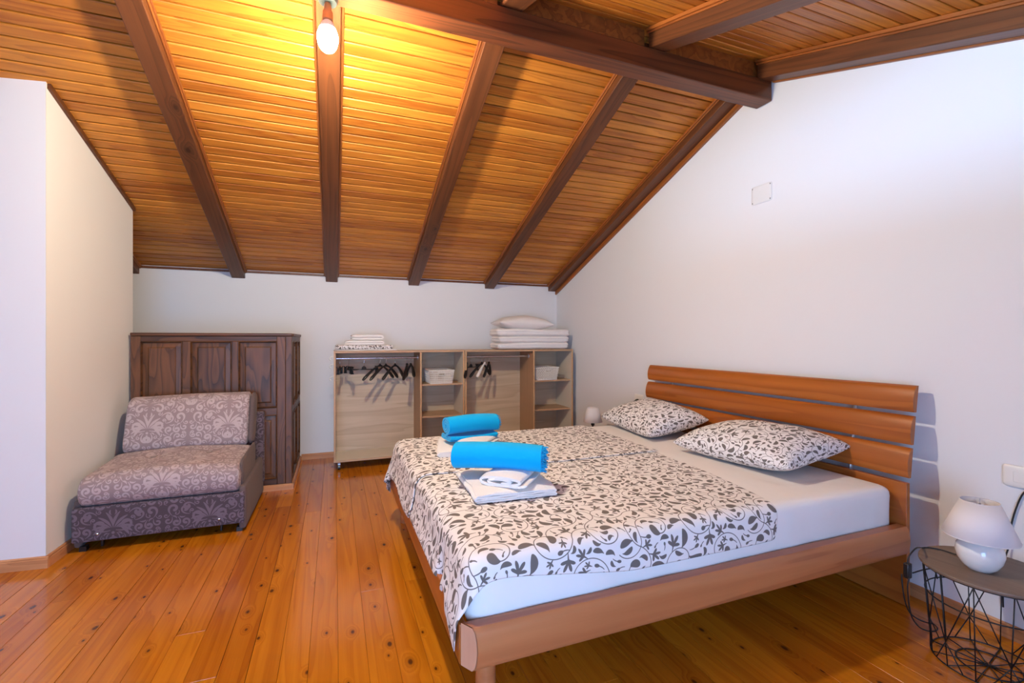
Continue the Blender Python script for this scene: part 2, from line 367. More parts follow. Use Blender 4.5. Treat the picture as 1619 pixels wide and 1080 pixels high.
# ---------------------------------------------------------------- geometry helpers
class MB:
    def __init__(s): s.v = []; s.f = []; s.uv = None
    def add(s, v, f):
        o = len(s.v); s.v += [tuple(p) for p in v]; s.f += [tuple(i + o for i in q) for q in f]; return s
    def box(s, x0, x1, y0, y1, z0, z1):
        v = [(x, y, z) for z in (z0, z1) for y in (y0, y1) for x in (x0, x1)]
        return s.add(v, [(0, 2, 3, 1), (4, 5, 7, 6), (0, 1, 5, 4), (2, 6, 7, 3), (0, 4, 6, 2), (1, 3, 7, 5)])
    def prism(s, prof, a, b, axis='x', cap=True):
        """prof: list of 2-D points, swept along axis from a to b (x: (y,z); y: (x,z); z: (x,y))"""
        mk = {'x': lambda p, t: (t, p[0], p[1]), 'y': lambda p, t: (p[0], t, p[1]), 'z': lambda p, t: (p[0], p[1], t)}[axis]
        n = len(prof); v = [mk(p, a) for p in prof] + [mk(p, b) for p in prof]
        f = [(i, (i + 1) % n, n + (i + 1) % n, n + i) for i in range(n)]
        if cap: f += [tuple(range(n - 1, -1, -1)), tuple(range(n, 2 * n))]
        return s.add(v, f)
    def lathe(s, prof, c=(0, 0, 0), n=32, cap=True):
        v = []; f = []
        for r, z in prof:
            for k in range(n): a = 2 * pi * k / n; v.append((c[0] + r * cos(a), c[1] + r * sin(a), c[2] + z))
        for i in range(len(prof) - 1):
            for k in range(n): f.append((i * n + k, i * n + (k + 1) % n, (i + 1) * n + (k + 1) % n, (i + 1) * n + k))
        if cap: f += [tuple(range(n - 1, -1, -1)), tuple(range((len(prof) - 1) * n, len(prof) * n))]
        return s.add(v, f)
    def tube(s, pts, r, n=8, cap=True, flat=None):
        pts = [Vector(p) for p in pts]; m = len(pts); rs = r if hasattr(r, '__len__') else [r] * m
        t0 = (pts[1] - pts[0]).normalized(); up = Vector((0, 0, 1)) if abs(t0.z) < .9 else Vector((1, 0, 0))
        nn = t0.cross(up).normalized(); v = []; f = []
        for i, p in enumerate(pts):
            t = (pts[min(i + 1, m - 1)] - pts[max(i - 1, 0)]).normalized()
            nn = (nn - t * nn.dot(t)).normalized(); bb = t.cross(nn)
            fr = flat[i] if flat else (1, 1)
            for k in range(n):
                a = 2 * pi * k / n; v.append(p + nn * cos(a) * rs[i] * fr[0] + bb * sin(a) * rs[i] * fr[1])
        for i in range(m - 1):
            for k in range(n): f.append((i * n + k, i * n + (k + 1) % n, (i + 1) * n + (k + 1) % n, (i + 1) * n + k))
        if cap: f += [tuple(range(n - 1, -1, -1)), tuple(range((m - 1) * n, m * n))]
        return s.add(v, f)
    def ribbon(s, path, th, a, b, seg=24, wob=None, axis='y'):
        """a cloth layer of thickness th following path (2-D) in the section plane, swept from a to b"""
        P = np.array(path, float); T = np.gradient(P, axis=0); T /= np.linalg.norm(T, axis=1)[:, None] + 1e-9
        Nn = np.stack([-T[:, 1], T[:, 0]], 1); m = len(P)
        ends = np.ones(m); ends[0] = ends[-1] = .35
        up = P + Nn * th / 2 * ends[:, None]; dn = P - Nn * th / 2 * ends[:, None]
        ring = np.concatenate([up, dn[::-1]]); n = len(ring); v = []; f = []
        for j in range(seg + 1):
            t = a + (b - a) * j / seg
            sq = 1 - .12 * (abs(j / seg * 2 - 1) ** 8)
            for i, p in enumerate(ring):
                q = (p[0], t, p[1]) if axis == 'y' else (t, p[0], p[1])
                if wob: q = wob(q, i % m if i < m else 2 * m - 1 - i, j / seg)
                v.append(q)
        for j in range(seg):
            for i in range(n): f.append((j * n + i, j * n + (i + 1) % n, (j + 1) * n + (i + 1) % n, (j + 1) * n + i))
        for j in (0, seg):
            for i in range(m - 1): f.append((j * n + i, j * n + i + 1, j * n + 2 * m - 2 - i, j * n + 2 * m - 1 - i))
        return s.add(v, f)
    def build(s, name, mat, parent=None, smooth=False, bevel=0, autosmooth=None, uvs=None, world=False, solid=0, sub=0, bseg=2):
        me = bpy.data.meshes.new(name); me.from_pydata([tuple(p) for p in s.v], [], s.f)
        bm = bmesh.new(); bm.from_mesh(me); bmesh.ops.recalc_face_normals(bm, faces=bm.faces); bm.to_mesh(me); bm.free()
        if uvs is not None:
            ul = me.uv_layers.new(name='UVMap')
            idx = np.empty(len(me.loops), np.int32); me.loops.foreach_get('vertex_index', idx)
            ul.data.foreach_set('uv', np.asarray(uvs, np.float32)[idx].ravel())
        o = bpy.data.objects.new(name, me); COL.objects.link(o)
        me.materials.append(mat)
        if parent is not None:
            o.parent = parent
            if world: o.matrix_parent_inverse = parent_mat(parent).inverted()
        if bevel:
            md = o.modifiers.new('bevel', 'BEVEL'); md.width = bevel; md.segments = bseg; md.limit_method = 'ANGLE'; md.angle_limit = radians(40)
        if solid:
            md = o.modifiers.new('solid', 'SOLIDIFY'); md.thickness = solid; md.offset = 0
        if sub:
            md = o.modifiers.new('sub', 'SUBSURF'); md.levels = sub; md.render_levels = sub
        if smooth or bevel:
            me.polygons.foreach_set('use_smooth', [True] * len(me.polygons))
            if not smooth or autosmooth:
                try: me.set_sharp_from_angle(angle=radians(autosmooth or 35))
                except Exception: pass
        return o
def parent_mat(p):
    m = p.matrix_basis.copy()
    return parent_mat(p.parent) @ p.matrix_parent_inverse @ m if p.parent else m
def tag(o, label=None, cat=None, group=None, kind=None):
    if label: o['label'] = label
    if cat: o['category'] = cat
    if group: o['group'] = group
    if kind: o['kind'] = kind
    return o
def thing(name, label, cat, loc=(0, 0, 0), rz=0, group=None, tilt=0):
    o = bpy.data.objects.new(name, None); COL.objects.link(o); o.empty_display_size = .1
    o.location = loc; o.rotation_euler = (tilt, 0, rz)
    return tag(o, label, cat, group)
def struct(name, mb, mat, parent=None, **k):
    o = mb.build(name, mat, parent, **k)
    if parent is None: o['kind'] = 'structure'
    return o
def copy_tree(o, parent=None):
    c = o.copy(); COL.objects.link(c); c.parent = parent
    for ch in list(o.children): copy_tree(ch, c)
    return c
def rbox(x0, x1, y0, y1, z0, z1, r, n=(24, 24, 8), f=None):
    """rounded box with a dense even surface; f displaces points (array in, array out)"""
    nx, ny, nz = n; V = {}; vs = []; fs = []
    lo = np.array((x0, y0, z0)); hi = np.array((x1, y1, z1)); rr = np.array(r if hasattr(r, '__len__') else (r, r, r), float)
    def warp(t, m):  # denser near the ends
        return .5 - .5 * cos(pi * t / m) if m > 6 else t / m
    def vid(i, j, k):
        if (i, j, k) not in V: V[(i, j, k)] = len(vs); vs.append((warp(i, nx), warp(j, ny), warp(k, nz)))
        return V[(i, j, k)]
    for i in range(nx):
        for j in range(ny):
            for k in (0, nz): fs.append([vid(i, j, k), vid(i + 1, j, k), vid(i + 1, j + 1, k), vid(i, j + 1, k)])
    for i in range(nx):
        for k in range(nz):
            for j in (0, ny): fs.append([vid(i, j, k), vid(i + 1, j, k), vid(i + 1, j, k + 1), vid(i, j, k + 1)])
    for j in range(ny):
        for k in range(nz):
            for i in (0, nx): fs.append([vid(i, j, k), vid(i, j + 1, k), vid(i, j + 1, k + 1), vid(i, j, k + 1)])
    P = lo + np.array(vs) * (hi - lo)
    inn = np.clip(P, lo + rr, hi - rr); d = (P - inn) / rr
    L = np.linalg.norm(d, axis=1); L[L == 0] = 1
    P = inn + d / L[:, None] * rr * (np.linalg.norm(d, axis=1) > 0)[:, None]
    if f is not None: P = f(P)
    m = MB(); m.add(P.tolist(), fs); return m
def vnoise(P, sc, seed=0):
    """cheap smooth noise from summed sines"""
    r = np.random.default_rng(seed); out = np.zeros(len(P))
    for k in range(7):
        w = r.normal(size=3) * sc; out += np.sin(P @ w + r.uniform(0, 6.28))
    return out / 7

# ================================================================= STRUCTURE
XL, XR, YB, YF = -3.0, 2.751, 5.469, -1.30
RIDGE = 2.31; SL = 0.365
def zc(y): return 2.03 + SL * (YB - y) if y >= RIDGE else 2.03 + SL * (YB - RIDGE) - SL * (RIDGE - y)
ZR = zc(RIDGE)

# floor: dark bed and separate pine boards running away from the camera
fl = struct('floor', MB().box(XL, XR, YF, YB, -.06, -.018), M['floor_gap'])
x = XL; col = 0
while x < XR - .02:
    w = .112 + random.uniform(-.006, .006); x1 = min(x + w, XR)
    y = YF; first = True
    while y < YB - .01:
        L = random.uniform(1.9, 4.6) if not first else random.uniform(.8, 4.0); first = False
        y1 = y + L
        if YB - y1 < .5: y1 = YB
        g = .0014 if random.random() < .22 else .00045; c = .0009; dz = random.uniform(-.0005, .0003)
        hw = (x1 - x) / 2 - g; hl = (y1 - y) / 2 - .0008
        v = [(-hw, -hl, -.017), (hw, -hl, -.017), (hw, hl, -.017), (-hw, hl, -.017),
             (-hw, -hl, -c), (hw, -hl, -c), (hw, hl, -c), (-hw, hl, -c),
             (-hw + c, -hl + c * .4, 0), (hw - c, -hl + c * .4, 0), (hw - c, hl - c * .4, 0), (-hw + c, hl - c * .4, 0)]
        f = [(8, 9, 10, 11)] + [(a, (a + 1) % 4, 4 + (a + 1) % 4, 4 + a) for a in range(4)] + [(4 + a, 4 + (a + 1) % 4, 8 + (a + 1) % 4, 8 + a) for a in range(4)]
        m = MB(); m.add(v, f); b = m.build('floorboard', M['floor'], fl); b.location = ((x + x1) / 2, (y + y1) / 2, dz)
        y = y1
    x = x1; col += 1

# ceiling: two sloping planes of tongue and groove boards, one board per bay and row
cm = MB()
cm.add([(XL, YB, zc(YB) + .03), (XR + .1, YB, zc(YB) + .03), (XR + .1, RIDGE, ZR + .03), (XL, RIDGE, ZR + .03), (XR + .1, YF, zc(YF) + .03), (XL, YF, zc(YF) + .03),
        (XL, YB, zc(YB) + .09), (XR + .1, YB, zc(YB) + .09), (XR + .1, RIDGE, ZR + .09), (XL, RIDGE, ZR + .09), (XR + .1, YF, zc(YF) + .09), (XL, YF, zc(YF) + .09)],
       [(0, 1, 2, 3), (3, 2, 4, 5), (6, 7, 8, 9), (9, 8, 10, 11), (0, 1, 7, 6), (4, 5, 11, 10), (0, 3, 9, 6), (3, 5, 11, 9), (1, 2, 8, 7), (2, 4, 10, 8)])
ceil = struct('ceiling', cm, M['ceil_gap'])
RX = [-1.83, -.93, -.03, .87, 1.81, 2.685]
bays = [(XL, -1.83), (-1.83, -.93), (-.93, -.03), (-.03, .87), (.87, 1.81), (1.81, 2.75)]
TAN = SL; ANG = math.atan(TAN); PITCH = .0745
def ceil_board_mesh(L):
    w = PITCH / cos(ANG) / 2 - .0050; h = L / 2; c = .0034
    v = []
    for xx in (-h, h):
        v += [(xx, -w, .016), (xx, -w, c), (xx, -w + c, 0), (xx, w - c * 1.4, 0), (xx, w, c), (xx, w, .016)]
    f = [(i, i + 1, 7 + i, 6 + i) for i in range(5)] + [(5, 0, 6, 11), (0, 1, 2, 3, 4, 5), (11, 10, 9, 8, 7, 6)]
    m = MB(); m.add(v, f); return m
rows_far = [YB - PITCH * (i + .5) for i in range(int((YB - RIDGE) / PITCH) + 1)]
rows_near = [RIDGE - PITCH * (i + .5) for i in range(int((RIDGE - YF) / PITCH) + 1)]
rest = MB()
for bi, (a, b) in enumerate(bays):
    proto = None
    for side, rows in ((1, rows_far), (-1, rows_near)):
        for ri, yy in enumerate(rows):
            sgl = (side == 1 and bi > 0) or (side == -1 and bi > 2 and ri < 17)
            rot = -ANG * side
            loc = ((a + b) / 2, yy, zc(yy))
            if sgl:
                if proto is None:
                    proto = ceil_board_mesh(b - a - .004).build('ceiling_board', M['ceil'], ceil); o = proto
                else: o = proto.copy(); COL.objects.link(o)
                o.location = loc; o.rotation_euler = (rot + random.uniform(-.006, .006), 0, 0)
            else:
                q = ceil_board_mesh(b - a - .004); mt = Matrix.Translation(loc) @ Matrix.Rotation(rot, 4, 'X')
                rest.add([mt @ Vector(p) for p in q.v], q.f)
o = rest.build('ceiling_boards_beyond_view', M['ceil'], ceil); o.name = 'ceiling_boards'; tag(o, kind='stuff')

# walls
def wallquad(name, prof, axis, a, b, mat): return struct(name, MB().prism(prof, a, b, axis), mat)
up = .02
wallquad('wall_right', [(YF - .1, 0), (YB + .1, 0), (YB + .1, zc(YB) + up), (RIDGE, ZR + up), (YF - .1, zc(YF) + up)], 'x', XR, XR + .12, M['wall'])
wallquad('wall_back', [(XL, 0), (XR, 0), (XR, zc(YB) + up), (XL, zc(YB) + up)], 'y', YB, YB + .12, M['wall'])
# left wall with an added, unseen opening whose edges cut the low lamp's beam
WZ0, WZ1, WY0, WY1 = .95, 1.22, -.3, .85
m = MB()
def ytop(y): return zc(y) + up
m.prism([(YF, 0), (YB, 0), (YB, WZ0), (YF, WZ0)], XL - .12, XL, 'x')
m.prism([(YF, WZ0), (WY0, WZ0), (WY0, WZ1), (YF, WZ1)], XL - .12, XL, 'x')
m.prism([(WY1, WZ0), (YB, WZ0), (YB, WZ1), (WY1, WZ1)], XL - .12, XL, 'x')
m.prism([(YF, WZ1), (YB, WZ1), (YB, ytop(YB)), (RIDGE, ZR + up), (YF, ytop(YF))], XL - .12, XL, 'x')
struct('wall_left', m, M['wall'])
# chimney-breast like block left of the sofa: front face and cream side face
cx0, cy0 = -1.543, 3.412; cx1, cy1 = -1.515, 4.54
fx, fy = XL, 3.412 + (cx0 - XL) * .10
blk = [(cx0, cy0), (cx1, cy1), (XL, cy1), (fx, fy)]
v = [(p[0], p[1], 0) for p in blk] + [(p[0], p[1], zc(p[1]) + up) for p in blk]
m = MB(); m.add(v[:], [(3, 0, 4, 7), (1, 2, 6, 5), (4, 5, 6, 7), (2, 3, 7, 6), (0, 3, 2, 1)]); struct('wall_partition', m, M['wall'])
m = MB(); m.add([(cx0 + .0015, cy0 + .0, 0), (cx1 + .0015, cy1, 0), (cx1 + .0015, cy1, zc(cy1) + up), (cx0 + .0015, cy0, zc(cy0) + up), (cx0 - .03, cy0 + .010, 0), (cx1 - .03, cy1 - .001, 0), (cx1 - .03, cy1 - .001, zc(cy1) + up), (cx0 - .03, cy0 + .010, zc(cy0) + up)],
                [(0, 1, 2, 3), (4, 5, 6, 7), (0, 1, 5, 4), (2, 3, 7, 6), (1, 2, 6, 5), (0, 3, 7, 4)]); struct('wall_partition_side', m, M['wall_cream'])
# wall behind the camera with the terrace door opening
DX0, DX1, DZ1 = -1.5, .4, 1.76
m = MB().box(XL, DX0, YF - .12, YF, 0, zc(YF) + up); m.box(DX1, XR, YF - .12, YF, 0, zc(YF) + up); m.box(DX0, DX1, YF - .12, YF, DZ1, zc(YF) + up)
struct('wall_front', m, M['wall'])
m = MB(); fw = .06
for (a, b) in ((DX0, (DX0 + DX1) / 2), ((DX0 + DX1) / 2, DX1)):
    m.box(a, a + fw, YF - .09, YF - .04, 0, DZ1); m.box(b - fw, b, YF - .09, YF - .04, 0, DZ1)
    m.box(a + fw, b - fw, YF - .09, YF - .04, 0, .08); m.box(a + fw, b - fw, YF - .09, YF - .04, DZ1 - fw, DZ1)
d1 = struct('door_1', m, M['white_plastic'])
for (a, b) in ((DX0 + fw, (DX0 + DX1) / 2 - fw), ((DX0 + DX1) / 2 + fw, DX1 - fw)):
    MB().box(a, b, YF - .068, YF - .062, .08, DZ1 - fw).build('pane', M['glass'], d1)
m = MB()
m.box(XL - .09, XL - .04, WY0, WY0 + .05, WZ0, WZ1); m.box(XL - .09, XL - .04, WY1 - .05, WY1, WZ0, WZ1)
m.box(XL - .09, XL - .04, WY0 + .05, WY1 - .05, WZ0, WZ0 + .05); m.box(XL - .09, XL - .04, WY0 + .05, WY1 - .05, WZ1 - .05, WZ1)
w1 = struct('added_window', m, M['white_plastic'])  # unseen frame, added to fit the beam-shaping opening
MB().box(XL - .068, XL - .062, WY0 + .05, WY1 - .05, WZ0 + .05, WZ1 - .05).build('pane', M['glass'], w1)

# baseboards with a stepped top
def bb(name, p0, p1, nx_, ny_, mat, h=.062, t=.016):
    """p0->p1 along the wall, (nx_, ny_) points into the room"""
    prof = [(0, 0), (t, 0), (t, h - .016), (t - .004, h - .012), (t - .004, h - .006), (t - .009, h), (0, h)]
    v = []; n = len(prof)
    for p in (p0, p1): v += [(p[0] + nx_ * q[0], p[1] + ny_ * q[0], q[1]) for q in prof]
    f = [(i, (i + 1) % n, n + (i + 1) % n, n + i) for i in range(n)] + [tuple(range(n)), tuple(range(n, 2 * n))]
    m = MB(); m.add(v, f); return struct(name, m, mat)
bb('baseboard_back', (-.335, YB), (XR, YB), 0, -1, M['base'])
bb('baseboard_right', (XR, YF), (XR, YB - .016), -1, 0, M['basey'])
L_ = hypot(cx0 - fx, cy0 - fy); nx_, ny_ = (cy0 - fy) / L_, -(cx0 - fx) / L_
bb('baseboard_left_front', (fx, fy), (cx0 + .018, cy0 - .0018), nx_, ny_, M['base'], h=.066)
bb('baseboard_left_side', (cx0 + .002, cy0 - .01), (cx1 + .002, 4.44), 1, -.02, M['basey'], h=.066)
bb('baseboard_stairs_front', (-1.49, 4.44), (-.335, 4.44), 0, -1, M['base'], h=.05)
bb('baseboard_stairs_side', (-.35, 4.425), (-.35, YB - .016), 1, 0, M['basey'], h=.05)

# dark edge trims where the ceiling meets walls
def slope_frame(ya, yb):
    s_ = 1 if ya > RIDGE else -1
    return Matrix.Rotation(-ANG * s_, 4, 'X')
def slope_strip(name, x0, x1, ya, yb, z_off0, z_off1, mat, kind=True, parent=None):
    R_ = slope_frame(ya, yb); Ri = R_.inverted(); v = [(xx, yy, zc(yy) + dz) for yy in (ya, yb) for xx in (x0, x1) for dz in (z_off0, z_off1)]
    f = [(0, 1, 3, 2), (4, 6, 7, 5), (0, 2, 6, 4), (1, 5, 7, 3), (0, 4, 5, 1), (2, 3, 7, 6)]
    m = MB(); m.add([Ri @ Vector(p) for p in v], f); o = m.build(name, mat, parent, bevel=.003)
    if parent is None: o.matrix_basis = R_
    if parent is None and kind: o['kind'] = 'structure'
    return o
slope_strip('trim_1', 2.728, XR, RIDGE + .08, YB, -.128, 0, M['strip'])
slope_strip('trim_2', 2.728, XR, YF, RIDGE - .08, -.132, 0, M['strip'])
m = MB(); m.add([(cx0 + .002, cy0 + .01, zc(cy0 + .01) + dz) for dz in (-.03, .0)] + [(cx0 + .02, cy0 + .01, zc(cy0 + .01) + dz) for dz in (-.03, .0)] +
                [(cx1 + .002, cy1, zc(cy1) + dz) for dz in (-.03, .0)] + [(cx1 + .02, cy1, zc(cy1) + dz) for dz in (-.03, .0)],
                [(0, 1, 3, 2), (4, 6, 7, 5), (0, 2, 6, 4), (1, 5, 7, 3), (0, 4, 5, 1), (2, 3, 7, 6)])
struct('trim_3', m, M['rafter'])
struct('trim_4', MB().box(-1.77, 2.62, YB - .012, YB, 2.004, 2.026), M['rafter'])

# ridge beam and rafters
rb = MB().box(XL + .02, XR - .004, 2.249, 2.368, 2.911, 3.045).build('ridge_beam', M['beam'], bevel=.006)
tag(rb, 'thick dark brown horizontal beam crossing under the peak of the ceiling to the white wall', 'beam')
for i in range(5):
    a, b = bays[i + 1]
    o = MB().box(a + .065, b - .065, 2.295, 2.325, 3.045, ZR - .004).build('infill_board', M['strip'], rb)
labs_far = [None, 'leftmost long dark rafter on the far slope, slanting down toward the dark panelled partition',
            'dark rafter running straight down the far slope behind the lit bulb',
            'dark rafter on the far slope next right of the bulb, ending above the coat hangers',
            'dark rafter on the far slope ending above the folded white duvets',
            'reddish rafter on the far slope running down along the right white wall']
labs_near = [None, None, None, 'near slope rafter stub cut off by the photo top above the beam',
             'orange brown near slope rafter rising right from the ridge beam',
             'orange brown rafter on the near slope lying along the top of the right white wall']
def rafter(x, ya, yb, d, label, group):
    m = MB(); w = .061; w1 = w if x < 2.6 else .043
    v = [(x + sx, yy, zc(yy) + dz) for yy in (ya, yb) for sx in (-w, w1) for dz in (-d, -.001)]
    R_ = slope_frame(ya, yb); Ri = R_.inverted()
    m.add([Ri @ Vector(p) for p in v], [(0, 1, 3, 2), (4, 6, 7, 5), (0, 2, 6, 4), (1, 5, 7, 3), (0, 4, 5, 1), (2, 3, 7, 6)])
    o = m.build('rafter', M['rafter'], bevel=.005); o.matrix_basis = R_; tag(o, label, 'beam', group)
    for s in ((-1, 1) if x < 2.6 else (-1,)):
        a = x + s * w; slope_strip('edge_moulding', min(a, a + s * .018), max(a, a + s * .018), ya, yb, -.022, -.001, M['strip'], parent=o)
        slope_strip('edge_moulding', min(a, a + s * .010), max(a, a + s * .010), ya, yb, -.034, -.022, M['strip'], parent=o)
    return o
for i, x in enumerate(RX):
    rafter(x, RIDGE + .06, YB - .004, .088, labs_far[i] or 'dark rafter on the far slope hidden behind the cream side wall', 'rafters of the far slope')
for i, x in enumerate(RX):
    rafter(x, YF + .01, RIDGE - .05, .125 if x > 2.6 else .118, labs_near[i] or ('outermost left rafter of the near slope, out of view', 'second rafter from the left of the near slope, out of view', 'near slope rafter in line with the bulb, out of view')[i], 'rafters of the near slope' if labs_near[i] else 'rafters of the near slope out of view')

# ================================================================= LAMP ON THE CEILING
t = thing('ceiling_bulb', 'bare lit bulb in a brass socket hanging under the ridge beam', 'light', (-.03, 2.308, 2.911))
MB().lathe([(.046, 0), (.046, -.02), (.040, -.034), (.02, -.037)], n=32).build('ceiling_cap', M['lamp_cap'], t, smooth=True, autosmooth=40)
MB().lathe([(.012, -.036), (.016, -.05), (.017, -.072), (.023, -.08), (.024, -.118), (.02, -.122)], n=24).build('bulb_socket', M['copper'], t, smooth=True, autosmooth=40)
MB().lathe([(.016, -.120), (.026, -.130), (.036, -.150), (.038, -.160), (.030, -.163)], n=32).build('bulb_collar', M['bulb_collar'], t, smooth=True, autosmooth=40)
MB().lathe([(.030, -.162), (.040, -.170), (.046, -.188), (.046, -.210), (.040, -.236), (.029, -.254), (.013, -.265), (.002, -.267)], n=20).build('glowing_bulb', M['bulb'], t, smooth=True)

# ================================================================= WALL FITTINGS
t = thing('blank_wall_plate', 'blank white cover plate with four screws high on the right wall', 'wall plate', (XR, 2.33, 2.31))
rbox(-.005, 0, -.08, .08, -.064, .064, (.004, .012, .012), (2, 10, 10)).build('cover', plain('wall_plate_white', (.74, .73, .72, 1), .6), t, smooth=True, autosmooth=40)
for sy in (-1, 1):
    for sz in (-1, 1):
        s = MB().lathe([(.0052, 0), (.0052, .003)], n=10).build('screw', M['lamp_cap'], t); s.rotation_euler = (0, -pi / 2, 0); s.location = (-.0045, sy * .068, sz * .05)
t = thing('light_switch', 'white wide light switch on the right wall above the near bedside lamp', 'switch', (XR, 1.025, .712))
rbox(-.012, 0, -.078, .078, -.047, .047, (.008, .014, .014), (3, 14, 12)).build('plate', M['white_plastic'], t, smooth=True, autosmooth=40)
for yy in (.022, -.024):
    MB().box(-.017, -.009, yy - .021, yy + .021, -.024, .024).build('rocker', M['white_plastic'], t, bevel=.003)
t = thing('wall_socket', 'cream double wall socket with a black plug beside the far end of the headboard', 'socket', (XR, 3.70, .715))
rbox(-.01, 0, -.075, .06, -.06, .062, (.006, .01, .01), (3, 14, 12)).build('plate', M['white_plastic'], t, smooth=True, autosmooth=40)
MB().lathe([(.021, 0), (.021, .004), (.018, .004), (.018, .001)], n=20).build('socket_ring', M['white_plastic'], t).rotation_euler = (0, -pi / 2, 0)
t.children[-1].location = (-.009, 0, 0)

# ================================================================= PANELLED STAIR PARTITION
t = thing('panelled_partition', 'dark brown wooden partition of raised panels behind the sofa bed', 'partition', (-.35, 4.44, .05))
CB = t.location
def P3(x0, x1, y0, y1, z0, z1, name, mat, bev=.003):
    return MB().box(x0 - CB.x, x1 - CB.x, y0 - CB.y, y1 - CB.y, z0 - CB.z, z1 - CB.z).build(name, M[mat], t, bevel=bev)
XA, XB = -1.495, -.35
P3(XA, -1.431, 4.44, 4.47, .05, 1.335, 'stile', 'cab')
P3(-1.155, -1.098, 4.44, 4.47, .10, 1.29, 'stile', 'cab')
P3(-.807, -.756, 4.44, 4.47, .10, 1.29, 'stile', 'cab')
P3(-.465, -.40, 4.44, 4.47, .05, 1.335, 'stile', 'cab')
P3(-.398, -.35, 4.436, 4.484, .05, 1.335, 'corner_post', 'cab')
P3(-1.431, -.465, 4.44, 4.47, 1.29, 1.335, 'rail', 'cabx')
P3(-1.431, -.465, 4.4405, 4.4695, .655, .716, 'rail', 'cabx')
P3(-1.431, -.465, 4.44, 4.47, .05, .10, 'rail', 'cabx')
P3(XA, -.345, 4.425, 4.478, 1.335, 1.36, 'top_cap', 'cabx', .006)
P3(-.39, -.338, 4.478, 5.462, 1.335, 1.36, 'top_cap', 'cabx', .006)
def raised(u0, u1, z0, z1, plane):
    """panel with sloping border and a moulding round its opening"""
    m = MB(); b = .045; d0, d1 = .016, .004
    if plane == 'front': P = lambda u, z, d: (u - CB.x, 4.44 + d - CB.y, z - CB.z)
    else: P = lambda u, z, d: (-.35 - d - CB.x, u - CB.y, z - CB.z)
    R = lambda i, d: [P(u0 + i, z0 + i, d), P(u1 - i, z0 + i, d), P(u1 - i, z1 - i, d), P(u0 + i, z1 - i, d)]
    v = R(-.004, .024) + R(0, d0) + R(b, d0 - .004) + R(b + .003, d1 + .003) + R(b + .01, d1)
    f = []
    for k in range(4): f += [(4 * k + a, 4 * k + (a + 1) % 4, 4 * k + 4 + (a + 1) % 4, 4 * k + 4 + a) for a in range(4)]
    f += [(16, 17, 18, 19), (3, 2, 1, 0)]; m.add(v, f); o = m.build('raised_panel', M['cab'], t)
    m = MB(); w = .011; v = R(0, -.004) + R(.004, -.007) + R(w, d0 - .004) + R(w, d0 + .004) + R(0, d0 + .004)
    f = []
    for k in range(4): f += [(4 * k + a, 4 * k + (a + 1) % 4, 4 * k + 4 + (a + 1) % 4, 4 * k + 4 + a) for a in range(4)]
    m.add(v, f); m.build('panel_moulding', M['cabx'], t)
for (a, b) in ((-1.431, -1.155), (-1.098, -.807), (-.756, -.465)):
    raised(a, b, .716, 1.29, 'front'); raised(a, b, .10, .655, 'front')
P3(-.38, -.35, 4.484, 4.56, .05, 1.335, 'stile', 'cab'); P3(-.38, -.35, 4.93, 5.00, .10, 1.29, 'stile', 'cab'); P3(-.38, -.35, 5.38, 5.462, .05, 1.335, 'stile', 'cab')
P3(-.38, -.35, 4.56, 5.38, 1.29, 1.335, 'rail', 'cab'); P3(-.38, -.35, 4.56, 5.38, .655, .716, 'rail', 'cab'); P3(-.38, -.35, 4.56, 5.38, .05, .10, 'rail', 'cab')
for (a, b) in ((4.56, 4.93), (5.00, 5.38)):
    raised(a, b, .716, 1.29, 'side'); raised(a, b, .10, .655, 'side')

# ================================================================= SOFA BED
sx0, sx1, sy0, sy1 = -1.492, -.562, 3.55, 4.40
t = thing('sofa_bed', 'low armless mauve damask sofa bed with dark patterned base in front of dark panels', 'sofa', ((sx0 + sx1) / 2, (sy0 + sy1) / 2, 0))
SB = t.location
def sb(m, name, mat, **k):
    m.v = [(p[0] - SB.x, p[1] - SB.y, p[2] - SB.z) for p in m.v]; return m.build(name, M[mat], t, **k)
sb(rbox(sx0, sx1 - .008, sy0, sy0 + .045, .062, .276, .014, (24, 3, 8)), 'front_panel', 'dam_dark', smooth=True)
def sidef(P):
    k = np.clip((P[:, 1] - sy0) / .85, 0, 1); P[:, 2] += np.where(P[:, 2] > .2, .012 * k, 0); return P
sb(rbox(sx1 - .045, sx1, sy0 + .015, sy1, .018, .312, .018, (3, 20, 10), sidef), 'side_panel', 'suede', smooth=True)
sb(rbox(sx0 - .004, sx0 + .04, sy0 + .04, sy1, .018, .312, .018, (3, 20, 10), sidef), 'side_panel', 'suede', smooth=True)
sb(MB().box(sx0 + .04, sx1 - .045, sy0 + .045, sy1, .07, .27), 'base_box', 'suede')
def seat(P):
    x = (P[:, 0] - (sx0 + sx1) / 2) / .44; y = (P[:, 1] - sy0) / .72
    top = P[:, 2] > .36
    P[:, 2] += np.where(top, .035 * (1 - x ** 2) + .045 * np.clip(y, 0, 1) - .01, 0)
    for (bx, by) in ((-1.19, 3.93), (-.86, 3.95), (-1.19, 4.2), (-.86, 4.2)):
        d2 = (P[:, 0] - bx) ** 2 + (P[:, 1] - by) ** 2; P[:, 2] -= np.where(top, .022 * np.exp(-d2 / .003) + .006 * np.exp(-d2 / .02), 0)
    P[:, 1] += np.where(P[:, 1] < sy0 + .08, -.012 * np.cos(np.clip((P[:, 2] - .37) / .09, -1, 1) * pi / 2), 0)
    P[:, 0] += .006 * vnoise(P, 9, 3); return P
sc_ = sb(rbox(sx0 + .03, sx1 - .035, sy0 - .01, 4.14, .272, .455, (.022, .07, .075), (34, 30, 10), seat), 'seat_cushion', 'dam_light', smooth=True)
